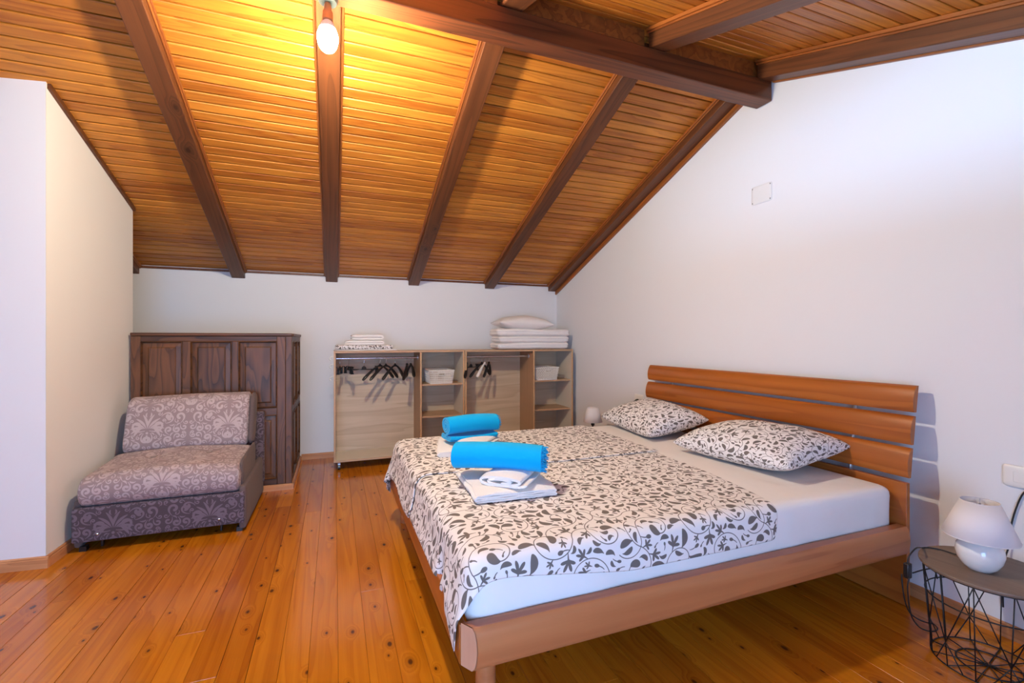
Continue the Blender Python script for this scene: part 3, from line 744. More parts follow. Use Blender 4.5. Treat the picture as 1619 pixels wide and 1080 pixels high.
o = sb(rbox(sx1 - .048, sx1 - .022, sy0 + .045, 4.16, .29, .476, (.012, .06, .06), (3, 20, 10), lambda P: P + np.array([[0, 0, 1]]) * (.03 * np.clip((P[:, 1:2] - sy0) / .7, 0, 1)) * (P[:, 2:3] > .38)), 'cushion_end', 'suede', smooth=True)
for (bx, by) in ((-1.19, 3.93), (-.86, 3.95)):
    sb(rbox(bx - .016, bx + .016, by - .016, by + .016, .474, .486, .006, (6, 6, 4)), 'tuft_button', 'dam_plain', smooth=True)
def backf(P):
    z = np.clip((P[:, 2] - .48) / .40, 0, 1)
    P[:, 1] += .13 * z + .015 * vnoise(P, 4, 5)
    x = (P[:, 0] - (sx0 + sx1) / 2) / .44
    P[:, 1] -= np.where(P[:, 1] - .13 * z < 4.15, .03 * (1 - x ** 2) * np.sin(pi * z), 0)
    P[:, 2] -= .015 * np.clip(-x, 0, 1) * z; return P
sb(rbox(sx0 + .055, sx1 - .072, 4.07, 4.24, .475, .878, (.02, .065, .075), (30, 8, 24), backf), 'back_cushion', 'dam_light', smooth=True)
sb(rbox(sx1 - .078, sx1 - .034, 4.08, 4.235, .485, .870, (.012, .06, .07), (3, 8, 24), lambda P: P + np.array([[0, 1, 0]]) * .13 * np.clip((P[:, 2:3] - .48) / .4, 0, 1)), 'cushion_end', 'suede', smooth=True)
sb(rbox(sx0 + .01, sx1 + .01, 4.34, 4.405, .10, .70, .022, (24, 4, 16)), 'back_panel', 'dam_dark', smooth=True)
for px_ in (155, 347):
    p = ony(px_, 850, sy0)
    sb(MB().tube([(p.x, sy0 + .005, .112), (p.x, sy0 - .010, .112), (p.x, sy0 - .014, .112)], [.009, .009, .005], 12), 'knob', 'chrome', smooth=True)
    sb(MB().box(p.x - .007, p.x + .007, sy0 + .05, sy0 + .07, 0.01, .075), 'caster', 'black', bevel=.004)
for xx in (sx0 + .03, sx1 - .06):
    for yy in (sy0 + .03, sy1 - .06): sb(MB().box(xx, xx + .035, yy, yy + .035, 0, .03), 'foot', 'black')
# ================================================================= BED
bed = thing('bed', 'cherry wood double bed with slatted curved headboard against the right wall', 'bed', (1.5, 2.405, 0))
BD = bed.location
def bd(m, name, mat, **k):
    m.v = [(p[0] - BD.x, p[1] - BD.y, p[2] - BD.z) for p in m.v]; return m.build(name, M[mat], bed, **k)
# side rails: bulging outer face
def rail_prof(yin, out, z0, z1):
    n = 12; P = [(yin, z0), (yin, z1)]
    for k in range(n + 1):
        a = k / n; z = z1 - (z1 - z0) * a; P.append((yin + out * (.70 + .30 * sin(pi * a) ** .5), z))
    return P
def rail(out, yin, name):
    prof = rail_prof(yin, out, .260, .395); n = len(prof)
    m = MB(); v = []
    for p in prof: v.append((.378 + (.035 if abs(p[0] - yin) > .02 else 0) * (abs(p[0] - yin) / abs(out)), p[0], p[1]))
    for p in prof: v.append((2.592, p[0], p[1]))
    m.add(v, [(i, (i + 1) % n, n + (i + 1) % n, n + i) for i in range(n)] + [tuple(range(n, 2 * n))])
    bd(m, name, 'cherry_x', smooth=True, autosmooth=40)
    m = MB(); m.add([(p[0] - .001, p[1], p[2]) for p in v[:n]] + [(p[0] + .004, p[1], p[2]) for p in v[:n]], [tuple(range(n))] + [(i, (i + 1) % n, n + (i + 1) % n, n + i) for i in range(n)])
    o = bd(m, 'rail_end', 'endgrain'); o['label'] = 'pale end grain of the rail'
rail(-.058, 1.428, 'side_rail'); rail(.058, 3.382, 'side_rail')
bd(MB().box(.372, .395, 1.43, 3.38, .262, .388), 'foot_rail', 'cherry_y', bevel=.003)
# slat base and centre beam under the mattress
for k in range(14):
    xx = .50 + k * .153; bd(MB().box(xx, xx + .07, 1.43, 3.38, .315, .33), 'bed_slat', 'oak_x')
bd(MB().box(.395, 2.59, 2.385, 2.425, .262, .315), 'centre_beam', 'cherry_x')
for (xx, yy) in ((.475, 1.475), (.475, 3.335), (1.5, 2.405)):
    bd(MB().lathe([(.034, 0), (.034, .262)], (xx, yy, 0), 28), 'leg', 'cherry_x', smooth=True, autosmooth=50)
# headboard
bd(MB().box(2.596, 2.622, 1.388, 3.424, .004, .602), 'headboard_panel', 'cherry_y', bevel=.002)
def slat_mb(zlo, zhi, xlo, xhi):
    """curved slat leaning back: section in (x,z), D-shaped bulge to the bed"""
    n = 12; P = [(xhi + .018, zhi), (xlo + .018, zlo)]
    for k in range(n + 1):
        a = k / n; P.append((xlo + (xhi - xlo) * a - .020 * sin(pi * a) ** .6 + .004, zlo + (zhi - zlo) * a))
    return P
y0_, y1_ = 1.385, 3.428
for (zlo, zhi, xlo, xhi) in ((.945, 1.076, 2.650, 2.668), (.787, .926, 2.628, 2.646), (.627, .770, 2.606, 2.624)):
    pr = slat_mb(zlo, zhi, xlo, xhi)
    bd(MB().prism(pr, y0_, y1_, 'y'), 'headboard_slat', 'cherry_y', smooth=True, autosmooth=50)
for yy in (1.68, 3.15):
    m = MB(); m.tube([(2.640, yy, .55), (2.646, yy, .62), (2.700, yy, 1.05)], .010, 6); bd(m, 'headboard_bracket', 'steel', smooth=True)

# mattress
def mat_f(P):
    top = P[:, 2] > .56
    P[:, 2] += np.where(top, .004 * vnoise(P, 5, 2), 0)
    side = (P[:, 1] < 1.47) | (P[:, 0] < .45)
    w = vnoise(P * np.array([1, 1, .4]), 14, 8) * .010 + vnoise(P * np.array([1, 1, -1.5]), 7, 9) * .006
    P[:, 1] += np.where(P[:, 1] < 1.47, w, 0); P[:, 0] += np.where(P[:, 0] < .45, w, 0)
    return P
o = rbox(.402, 2.594, 1.436, 3.375, .333, .580, (.065, .055, .05), (60, 56, 10), mat_f)
o.v = [(p[0] - 1.5, p[1] - 2.405, p[2] - .333) for p in o.v]
o = o.build('mattress', M['sheet'], None, smooth=True); o.location = (1.5, 2.405, .333)
tag(o, 'thick mattress in a smooth white fitted sheet lying in the cherry bed frame', 'mattress')

# ---- printed bed covers: small cloth simulation over the mattress
def sdf_push(P, boxes, marg):
    for (c, h, r) in boxes:
        q = P - c; s = np.sign(q); s[s == 0] = 1; a = np.abs(q) - (h - r)
        out = np.maximum(a, 0); L = np.linalg.norm(out, axis=1); ins = np.minimum(a.max(1), 0)
        d = L + ins - r - marg
        hit = d < 0
        n = np.where((L > 1e-9)[:, None], out / np.maximum(L, 1e-9)[:, None], 0)
        ax = a.argmax(1); e = np.zeros_like(a); e[np.arange(len(a)), ax] = 1
        n = np.where((L > 1e-9)[:, None], n, e) * s
        P[hit] -= (n * d[:, None])[hit]
    return P
def drape(xs, ys, boxes, steps=230, z0=.60, hemfun=None, marg=.006, seed=1):
    ni, nj = len(xs), len(ys); X, Y = np.meshgrid(xs, ys, indexing='ij')
    if hemfun: X, Y = hemfun(X, Y)
    P = np.stack([X, Y, np.full_like(X, z0)], -1); rest0 = P.copy()
    r_ = np.random.default_rng(seed); P[..., 2] += r_.normal(size=X.shape) * .0008
    V = np.zeros_like(P); dt = 1 / 60
    cons = []
    for di, dj in ((1, 0), (0, 1), (1, 1), (1, -1), (2, 0), (0, 2)):
        a = (slice(0, ni - di), slice(max(0, -dj), nj - max(0, dj))); b = (slice(di, ni), slice(max(0, dj), nj + min(0, dj)))
        L0 = np.linalg.norm(rest0[a] - rest0[b], axis=-1); st = 1.0 if (di + abs(dj)) == 1 else (.5 if di < 2 and dj < 2 else .12)
        cons.append((a, b, L0, st))
    pin = (X > .56) & (Y > 1.56) & (Y < 3.26)
    for s in range(steps):
        V[..., 2] -= 9.8 * dt; V *= .97; Q = P + V * dt
        for it in range(7):
            for a, b, L0, st in cons:
                d = Q[b] - Q[a]; L = np.linalg.norm(d, axis=-1) + 1e-9
                c = (d * ((L - L0) / L)[..., None]) * (.5 * st * .62); Q[a] += c; Q[b] -= c
            Q[pin, :2] = rest0[pin, :2]; Q = sdf_push(Q.reshape(-1, 3), boxes, marg).reshape(Q.shape)
        fr = np.abs(Q[..., 2] - P[..., 2]); onbox = (Q[..., 2] > .575)
        V = (Q - P) / dt; V[onbox] *= .2; P = Q
    return P, rest0
boxes = [(np.array((1.498, 2.4055, .4565)), np.array((1.096, .9700, .1235)), .05),
         (np.array((.383, 2.405, .33)), np.array((.013, .985, .070)), .012),
         (np.array((1.48, 1.399, .328)), np.array((1.09, .031, .068)), .02),
         (np.array((1.48, 3.411, .328)), np.array((1.09, .031, .068)), .02)]
def cloth(name, xs, ys, label, hemfun, marg, uvoff, seed, thick=.004):
    P, R0 = drape(xs, ys, boxes, hemfun=hemfun, marg=marg, seed=seed)
    ni, nj = P.shape[:2]; Pf = P.reshape(-1, 3)
    Pf[:, 2] += np.where(Pf[:, 2] > .58, .0018 * vnoise(Pf, 11, seed) + .0012, 0)
    org = np.array((1.1, (ys[0] + ys[-1]) / 2, .585))
    m = MB(); m.add((Pf - org).tolist(), [(i * nj + j, (i + 1) * nj + j, (i + 1) * nj + j + 1, i * nj + j + 1) for i in range(ni - 1) for j in range(nj - 1)])
    uv = np.stack([R0[..., 0], R0[..., 1]], -1).reshape(-1, 2) * 1.6 + np.array(uvoff)
    o = m.build(name, M['vine'], None, smooth=True, uvs=uv, solid=thick, sub=1); o.location = org
    return tag(o, label, 'bed cover', 'printed bed covers')
def hem_near(X, Y):
    k = np.clip((2.40 - Y) / 1.07, 0, 1)
    Y2 = Y + .085 * np.clip((1.1 - X) / .8, 0, 1) * k         # shorter overhang toward the foot
    return X + (-.15 * k ** 2.2) * np.clip((X - .3) / 1.6, 0, 1) - .05 * k ** 5 * np.clip((.5 - X) / .26, 0, 1), Y2
def hem_far(X, Y): return X + .015 * np.sin(Y * 9) * (X < .6), Y
cloth('bed_cover', np.linspace(.245, 1.905, 62), np.linspace(1.333, 2.43, 42), 'grey vine printed white cover on the near half of the bed', hem_near, .006, (0, 0), 1)
cloth('bed_cover', np.linspace(.235, 1.93, 62), np.linspace(2.395, 3.56, 42), 'grey vine printed white cover on the far half of the bed', hem_far, .013, (.37, .21), 2, thick=.007)

# ---- pillows
def pillow_mb(a, b, T, N=34, pull=.07, seed=1, wr=.006, px=.42):
    u = np.sin(np.linspace(-1, 1, N) * pi / 2 * .97) / sin(pi / 2 * .97); U, W = np.meshgrid(u, u, indexing='ij')
    X = a * U * (1 - pull * np.cos(W * pi / 2)); Y = b * W * (1 - pull * np.cos(U * pi / 2))
    Hh = T * np.clip((1 - np.abs(U) ** 2.4) * (1 - np.abs(W) ** 2.4), 0, 1) ** px
    Pt = np.stack([X, Y, Hh], -1).reshape(-1, 3); Pb = np.stack([X, Y, -Hh * .75], -1).reshape(-1, 3)
    w = vnoise(Pt * np.array([1, 1, .2]), 16, seed) * wr * (Hh.ravel() / T) ** .5 * 1.6; Pt[:, 2] += w
    Pb[:, 2] += vnoise(Pb, 12, seed + 3) * wr * .4
    v = np.concatenate([Pt, Pb]); f = []; n2 = N * N
    for i in range(N - 1):
        for j in range(N - 1):
            q = (i * N + j, (i + 1) * N + j, (i + 1) * N + j + 1, i * N + j + 1); f.append(q); f.append(tuple(n2 + k for k in q[::-1]))
    m = MB(); m.add(v.tolist(), f)
    uu = np.stack([(np.sign(U) * (T - Hh) * np.abs(U) ** 3 * 1.1).ravel(), (np.sign(W) * (T - Hh) * np.abs(W) ** 3 * 1.1).ravel()], 1)
    uv = np.concatenate([Pt[:, :2] + uu, Pb[:, :2] + uu + .5]); return m, uv
def weld(o):
    bm = bmesh.new(); bm.from_mesh(o.data); bmesh.ops.remove_doubles(bm, verts=bm.verts, dist=.0004); bmesh.ops.recalc_face_normals(bm, faces=bm.faces); bm.to_mesh(o.data); bm.free()
def bed_pillow(label, loc, rot, a, b, T, seed, off):
    m, uv = pillow_mb(a, b, T, seed=seed); o = m.build('pillow', M['vine'], None, smooth=True, uvs=uv * 1.6 + off); weld(o)
    o.location = loc; o.rotation_euler = rot; return tag(o, label, 'pillow', 'printed pillows on the bed')
bed_pillow('vine printed pillow nearer the camera on the white sheet, open pillowcase end', (2.325, 2.02, .682), (radians(-2), radians(-6), radians(4)), .265, .385, .125, 4, .1)
bed_pillow('vine printed pillow farther away, next to the small far bedside lamp', (2.335, 2.99, .685), (radians(2), radians(-10), radians(-5)), .255, .36, .12, 9, .55)

# ---- towels on the bed
def serp(w, h, layers, n=10, x0=0):
    """folded path: layers of width w stacked to height h"""
    P = []; lh = h / layers
    for k in range(layers):
        z = lh * (k + .5); a, b = (x0 - w / 2, x0 + w / 2) if k % 2 == 0 else (x0 + w / 2, x0 - w / 2)
        sgn = 1 if b > a else -1
        for i in range(n): P.append((a + (b - a) * i / (n - 1) - 0, z + .0015 * sin(i * 1.7 + k)))
        if k < layers - 1:
            for i in range(1, 4): th = -pi / 2 + pi * i / 4; P.append((b + sgn * cos(th) * lh / 2, z + lh / 2 + sin(th) * lh / 2))
    return P
def folded(name, label, w, d, h, layers, loc, rz, mat='terry', group=None, cat='towel', seed=1, droop=.006, axis='y', seg=20, path=None):
    lh = h / layers
    def wob(q, i, j):
        A = np.array([q]); s = vnoise(A, 13, seed)[0]; s2 = vnoise(A, 30, seed + 1)[0]
        edge = (abs(j * 2 - 1)) ** 6
        return (q[0] + .009 * s + .003 * s2, q[1] + .007 * s2, max(.0005, q[2] + .006 * s * (q[2] / h) - droop * edge * (q[2] / h)))
    m = MB().ribbon(path or serp(w, h, layers), lh * .86, -d / 2, d / 2, seg, wob, axis)
    o = m.build(name, M[mat], None, smooth=True, autosmooth=70); o.location = loc; o.rotation_euler = (0, 0, rz)
    return tag(o, label, cat, group)
ZT = .594
folded('folded_towel', 'large white folded towel lowest under the nearer blue roll', .37, .41, .046, 4, (.765, 2.09, ZT), radians(-3), group='white towels on the bed', seed=3, droop=.012)
folded('folded_towel', 'large white folded towel lowest under the farther blue roll', .38, .42, .046, 4, (.815, 2.88, ZT + .003), radians(-12), group='white towels on the bed', seed=7, droop=.012)
def flatroll(rx, rz_, turns, n=60):
    return [((.25 + .75 * i / n) * rx * cos(-pi / 2 + 2 * pi * turns * i / n), rz_ * 1.02 + (.25 + .75 * i / n) * rz_ * sin(-pi / 2 + 2 * pi * turns * i / n)) for i in range(n + 1)]
folded('folded_towel', 'smaller loosely rolled white towel directly beneath the nearer blue roll', .26, .30, .055, 4, (.80, 2.05, ZT + .046), radians(-42), group='white towels on the bed', seed=5, droop=.006, path=flatroll(.125, .026, 2.2))
folded('folded_towel', 'smaller loosely rolled white towel directly beneath the farther blue roll', .24, .28, .05, 4, (.87, 2.82, ZT + .049), radians(-38), group='white towels on the bed', seed=9, droop=.006, path=flatroll(.115, .024, 2.2))
def roll(label, loc, rz, L, rx, rz_, turns, seed, tail=True, flip=1):
    n = int(turns * 26); P = []
    for i in range(n + 1):
        s = i / n; a = -pi / 2 + 2 * pi * turns * s; r = .16 + .84 * s
        P.append((r * rx * cos(a) * flip, rz_ + r * rz_ * sin(a)))
    if tail:
        e = P[-1]
    root = thing('rolled_towel', label, 'towel', loc, rz, 'blue towel rolls on the bed')
    th = rz_ * .84 / turns * .82
    def wob(q, i, j):
        A = np.array([q]); s = vnoise(A, 9, seed)[0]
        return (q[0], q[1] + .005 * vnoise(A, 20, seed)[0], q[2] + .003 * s + .008 * sin(j * pi))
    MB().ribbon(P, th, -L / 2, L / 2, 26, wob).build('towel_body', M['aqua'], root, smooth=True, autosmooth=70)
    if seed == 8:      # loose lower fold under the farther roll
        def wob2(q, i, j):
            A = np.array([q]); return (q[0], q[1] + .004 * vnoise(A, 20, 3)[0], q[2] - .010 * sin(j * pi) + .004 * vnoise(A, 12, 5)[0])
        MB().ribbon([(p[0] + .012, p[1] - .040) for p in serp(.155, .036, 3)], .011, -L / 2 + .01, L / 2 - .005, 20, wob2).build('lower_fold', M['aqua'], root, smooth=True, autosmooth=70)
    m = MB(); R_ = random.Random(seed)
    for i in range(int(n * .30), n + 1, 1):
        for q in (0, 1):
            s = (i + .5 * q) / n; a = -pi / 2 + 2 * pi * turns * s; r = .16 + .84 * min(s, 1)
            bx, bz = r * rx * cos(a) * flip, rz_ + r * rz_ * sin(a)
            l = R_.uniform(.012, .026)
            m.tube([(bx, -L / 2 + .002, bz), (bx + R_.uniform(-.004, .004), -L / 2 - l * .5, bz + R_.uniform(-.004, .003)), (bx + R_.uniform(-.007, .007), -L / 2 - l, bz + R_.uniform(-.008, .003))], [.0026, .0022, .0012], 4)
    o = m.build('fringe', M['aqua'], root, smooth=True); o['kind'] = 'stuff'
    return root
# roll axis is local y; the fringed end is local -y
roll('blue fringed towel roll on white towels, nearer to the camera', (.742, 2.10, ZT + .084), radians(58), .43, .078, .060, 3.0, 4)
roll('blue fringed towel roll on white towels, farther away near the bed foot', (.825, 2.875, ZT + .112), radians(97), .34, .070, .053, 3.0, 8)
# ================================================================= OPEN WARDROBES
WY, WYB = 4.87, 5.28
def wardrobe(x0, x1, xd, label, rod_label):
    t = thing('open_wardrobe', label, 'shelf unit', (x0, WY, 0), group='low open wardrobe units')
    def w(m, name, mat, **k):
        m.v = [(p[0] - x0, p[1] - WY, p[2]) for p in m.v]; return m.build(name, M[mat], t, **k)
    th = .018
    w(MB().box(x0, x1, WY - .002, WYB + .01, 1.172, 1.192), 'top_board', 'oak_x', bevel=.0015)
    w(MB().box(x0 + th, x1 - th, WY, WYB, .085, .103), 'bottom_board', 'cream')
    w(MB().box(x0 + .001, x1 - .001, WY - .003, WY + .001, .085, .104), 'bottom_edge', 'oak_x')
    for a in (x0, x1 - th):
        w(MB().box(a, a + th, WY, WYB, .085, 1.172), 'side_board', 'cream')
        w(MB().box(a, a + th, WY - .003, WY, .104, 1.172), 'side_edge', 'oak_edge')
    w(MB().box(xd, xd + th, WY + .002, WYB, .103, 1.172), 'divider', 'oak_div')
    w(MB().box(xd, xd + th, WY - .003, WY + .002, .104, 1.172), 'divider_edge', 'oak_edge')
    w(MB().box(x0 + th, x1 - th, WYB, WYB + .006, .10, 1.172), 'back_panel', 'oak_back')
    for z in (.468, .812):
        w(MB().box(xd + th, x1 - th, WY + .035, WYB, z, z + .018), 'shelf', 'oak_x', bevel=.001)
    rz = 1.113
    w(MB().tube([(x0 + th, 5.0, rz), (xd, 5.0, rz)], .0115, 16), 'hanging_rod', 'chrome', smooth=True, autosmooth=60)
    for a, s in ((x0 + th, 1), (xd, -1)):
        w(MB().tube([(a, 5.0, rz), (a + s * .006, 5.0, rz)], .024, 16), 'rod_bracket', 'steel', smooth=True, autosmooth=50)
    for a in (x0 + .05, x1 - .05):
        for b in (WY + .05, WYB - .05):
            c = w(MB().tube([(a, b - .002, .085), (a, b - .002, .062)], .011, 10).box(a - .013, a + .013, b - .018, b + .018, .050, .066), 'caster', 'steel', bevel=.002)
            m = MB().tube([(a - .011, b, .026), (a + .011, b, .026)], .026, 20); m.v = [(p[0] - x0, p[1] - WY, p[2]) for p in m.v]
            m.build('wheel', M['black'], c, smooth=True, autosmooth=50)
    return t
w1_ = wardrobe(-.008, 1.327, .842, 'left oak open wardrobe on casters with hanging rod and shelves against the back wall', '')
w2_ = wardrobe(1.333, 2.668, 2.148, 'right oak open wardrobe with hanging rod and shelves, in the corner behind the bed', '')
for z in (1.124, 1.045, .923):
    m = MB().tube([(0.008, .03, z + .012), (-.02, .03, z + .010), (-.034, .03, z - .002), (-.030, .03, z - .018), (-.018, .03, z - .024)], .005, 8)
    m.box(-.001, .007, .018, .042, z - .0, z + .024); m.v = [(p[0] - .007 + .001, p[1], p[2]) for p in m.v]
    m.build('side_hook', M['white_plastic'], w1_, smooth=True, autosmooth=50)

# ================================================================= HANGERS
def hook_mb(drop):
    P = [(0, 0, -drop), (0, 0, -.045), (.004, 0, -.034)]
    for k in range(13):
        a = radians(-50 + k * 21); P.append((.0165 * sin(a + pi * 0) * 1.0, 0, -.0 + 0) if False else (.0155 * cos(a), 0, .0155 * sin(a) - .002))
    P[0:3] = [(0, 0, -drop), (0, 0, -.040), (.006, 0, -.022)]
    return MB().tube(P, .0018, 6)
def coat_hanger(label, x, ang, mat='black', wide=1.0, group='black coat hangers on the rods'):
    t = thing('coat_hanger', label, 'hanger', (x, 5.0, 1.113), radians(ang), group)
    hook_mb(.075).build('hook', M['chrome'], t, smooth=True)
    m = MB()
    for s in (-1, 1):
        P = []; R_ = []; Fl = []
        for k in range(11):
            q = k / 10; P.append((s * (.002 + .205 * wide * q), .022 * q * q, -.078 - .008 * q - .135 * q ** 1.5)); R_.append(.010 + .0105 * q * wide if k < 10 else .012); Fl.append((1.0, .62 + .25 * q))
        m.tube(P, R_, 10, flat=Fl)
    m.tube([(-.018, 0, -.088), (0, 0, -.072), (.018, 0, -.088)], [.010, .014, .010], 10)
    m.build('shoulder', M[mat], t, smooth=True, autosmooth=60)
    return t
def clip_hanger(label, x, ang, half=.13):
    t = thing('clip_hanger', label, 'hanger', (x, 5.0, 1.113), radians(ang), 'black clip hangers on the rods')
    hook_mb(.085).build('hook', M['chrome'], t, smooth=True)
    MB().tube([(-half, 0, -.115), (half, 0, -.119)], .0055, 8).build('bar', M['black'], t, smooth=True)
    MB().prism([(-.024, -.112), (-.020, -.092), (-.006, -.082), (.006, -.082), (.020, -.092), (.024, -.112), (.020, -.122), (-.020, -.122)], -.006, .006, 'y').build('neck', M['black'], t, bevel=.002)
    for s in (-.86, .86):
        m = MB()
        for q in (-1, 1):
            m.add([(s * half - .015, q * .003, -.096 + .0), (s * half + .015, q * .003, -.096), (s * half + .017, q * .014, -.094 + .012), (s * half - .017, q * .014, -.082),
                   (s * half - .015, q * .007, -.098), (s * half + .015, q * .007, -.098), (s * half + .017, q * .018, -.084), (s * half - .017, q * .018, -.084)],
                  [(0, 1, 2, 3), (4, 5, 6, 7), (0, 1, 5, 4), (2, 3, 7, 6), (0, 3, 7, 4), (1, 2, 6, 5)])
            m.box(s * half - .015, s * half + .015, min(q * .002, q * .009), max(q * .002, q * .009), -.150, -.096)
            m.box(s * half - .017, s * half + .017, min(q * .001, q * .013), max(q * .001, q * .013), -.158, -.146)
        m.build('clip', M['black'], t, bevel=.0015)
    return t
clip_hanger('black clip hanger turned edge on at the far left end of the left rod', .050, 78, .09)
clip_hanger('black clip hanger nearly edge on, second from the left end of the left rod', .135, -72, .11)
clip_hanger('black clip hanger facing forward with two clips on the left rod', .285, 8, .15)
coat_hanger('broad black coat hanger right after the forward facing clip hanger', .445, 36, wide=.98)
coat_hanger('broad black coat hanger in the middle of the crossed group on the left rod', .505, 42)
coat_hanger('slim black coat hanger on the left rod just right of the crossed group', .600, 46, wide=.86)
coat_hanger('black coat hanger nearly edge on, left one of the last pair before the divider', .725, 78)
coat_hanger('black coat hanger nearly edge on, right one of the last pair before the divider', .765, 66)
coat_hanger('thick black coat hanger edge on at the left end of the right rod', 1.385, 76)
clip_hanger('black clip hanger at the left end of the right rod behind others', 1.435, 30, .12)
coat_hanger('black coat hanger in the middle of the right rod bunch', 1.565, 40)
o = coat_hanger('white coat hanger among black ones on the right rod', 1.60, 52, 'white_plastic', .9, 'white coat hanger')
coat_hanger('slim black coat hanger just right of the white hanger', 1.65, 60, wide=.8)

# ================================================================= BASKETS
def basket(label, loc, W, D, Hh, style, rz=0):
    t = thing('storage_basket', label, 'basket', loc, rz, 'white baskets on the wardrobe shelves')
    tp = .012; m = MB(); W2, D2 = W / 2, D / 2
    def P(side, u, z):     # point on wall: u in -1..1
        k = 1 - .14 * (1 - z / Hh); a, b = W2 * k, D2 * k
        return {0: (a * u, -b, z), 1: (a * u, b, z), 2: (-a, b * u, z), 3: (a, b * u, z)}[side]
    def strip(p, q, s, wd=.0022):
        m.tube([p, q], wd, 4)
    slot = (Hh * .62, Hh * .82, .22)
    for s in range(4):
        n = 26 if s < 2 else 20
        if style == 'slots':
            for k in range(n + 1):
                u = -1 + 2 * k / n
                z1 = Hh
                if s < 2 and abs(u) < slot[2]:
                    strip(P(s, u, 0), P(s, u, slot[0]), s); strip(P(s, u, slot[1]), P(s, u, Hh), s)
                else: strip(P(s, u, 0), P(s, u, Hh), s)
            for z in (0, .14, .3, .46, .62, .82, .92):
                if s < 2 and .62 < z < .82: continue
                strip(P(s, -1, z * Hh), P(s, 1, z * Hh), s, .003)
        else:
            n = 22 if s < 2 else 18; nz = 9
            for k in range(n):
                for j in range(nz):
                    u0, u1 = -1 + 2 * k / n, -1 + 2 * (k + 1) / n; z0_, z1_ = Hh * j / nz, Hh * (j + 1) / nz
                    zm = (z0_ + z1_) / 2; um = (u0 + u1) / 2
                    if s < 2 and slot[0] < zm < slot[1] and abs(um) < .30: continue
                    if (k + j) % 2: strip(P(s, u0, z0_), P(s, u1, z1_), s, .0042)
                    else: strip(P(s, u0, z1_), P(s, u1, z0_), s, .0042)
    for z, r in ((Hh, .0055), (0.003, .005)):
        ps = [P(0, -1, z), P(0, 1, z), P(1, 1, z), P(1, -1, z), P(0, -1, z)]
        for a, b in zip(ps[:-1], ps[1:]): m.tube([a, b], r, 6)
    m.build('basket_wall', M['white_basket'], t)
    k = .86; MB().box(-W2 * k, W2 * k, -D2 * k, D2 * k, 0, .004).build('basket_floor', M['white_basket'], t)
    fr = MB()
    for s in (0, 1):
        q = .30 if style != 'slots' else .24
        ps = [P(s, -q, slot[0]), P(s, q, slot[0]), P(s, q, slot[1]), P(s, -q, slot[1]), P(s, -q, slot[0])]
        for a, b in zip(ps[:-1], ps[1:]): fr.tube([a, b], .004, 6)
    fr.build('handle_rim', M['white_basket'], t)
basket('white slotted plastic basket on the upper shelf of the left wardrobe', (1.078, 5.05, .831), .275, .34, .142, 'slots')
basket('white woven look basket with oval handle on the upper shelf of the right wardrobe', (2.345, 5.03, .831), .28, .30, .148, 'weave')

# ================================================================= STACKS ON TOP OF THE WARDROBES
TZ = 1.193
folded('folded_sheet', 'flat cream sheet lowest under the linen stack on the left wardrobe', .60, .30, .014, 2, (.295, 5.07, TZ), 0, 'linen', 'linen stack on the left wardrobe', 'linen', 21, .002)
o = rbox(-.285, .285, -.14, .14, 0, .044, .018, (30, 16, 6), lambda P: P + np.stack([.004 * vnoise(P, 20, 3), .003 * vnoise(P, 18, 4), .003 * vnoise(P, 22, 5)], 1) * np.clip(P[:, 2:3] / .04, 0, 1))
ov = np.array(o.v); uv = np.stack([ov[:, 0] * 2.4 + ov[:, 2] * 1.0, ov[:, 1] * 2.4 + ov[:, 2] * 2.4], 1)
o = o.build('folded_bedcover', M['vine'], None, smooth=True, uvs=uv); o.location = (.288, 5.07, TZ + .0145); tag(o, 'folded vine printed bed linen on the left wardrobe under white towels', 'linen')
folded('folded_towel', 'lower white folded towel on the printed linen on the left wardrobe', .36, .24, .050, 2, (.285, 5.07, TZ + .060), 0, 'terry', 'white towels on the left wardrobe', 'towel', 24)
folded('folded_towel', 'topmost white folded towel of the stack on the left wardrobe', .29, .22, .060, 2, (.31, 5.07, TZ + .111), radians(2), 'terry', 'white towels on the left wardrobe', 'towel', 26)
z = TZ
for k, (h, w, lab) in enumerate(((.078, .92, 'lowest folded white duvet on the right wardrobe'), (.082, .90, 'middle folded white duvet on the right wardrobe'), (.086, .93, 'uppermost folded white duvet beneath the plain pillow'))):
    def df(P, k=k, h=h):
        u = P[:, 0] / .46
        hz = np.clip(P[:, 2] / h, 0, 1)
        P[:, 2] += .020 * vnoise(P * np.array([1, 1, .2]), 5, 40 + k) * hz + .006 * vnoise(P * np.array([1, 1, .2]), 20, 45 + k) * hz
        P[:, 1] += .014 * vnoise(P, 9, 50 + k); P[:, 0] += .022 * vnoise(P * np.array([.3, 1, 1.6]), 14, 60 + k) + .006 * vnoise(P, 34, 70 + k)
        fr = P[:, 1] < -.1
        P[:, 1] += np.where(fr, .020 * (np.abs(np.sin((hz * 2) * pi)) < .45) * (hz > .2) * (hz < .8), 0)
        P[:, 1] += np.where(fr, .004 * vnoise(P * np.array([1, 0, .5]), 60, 80 + k), 0)
        lf = P[:, 0] < -.38
        P[:, 0] += np.where(lf, .02 * (np.abs(np.sin((hz * 2) * pi)) < .45) * (hz > .2) * (hz < .8), 0)
        return P
    m = rbox(-w / 2, w / 2, -.16, .16, 0, h, (.05, .045, .036), (56, 22, 14), df)
    o = m.build('folded_duvet', M['linen'], None, smooth=True); o.location = (2.19, 5.07, z + .002); o.rotation_euler = (0, 0, radians((-.5, 1, -1)[k])); tag(o, lab, 'duvet', 'white duvets on the right wardrobe'); z += h - .004
m, uv = pillow_mb(.345, .175, .098, seed=31, wr=.014, px=.5)
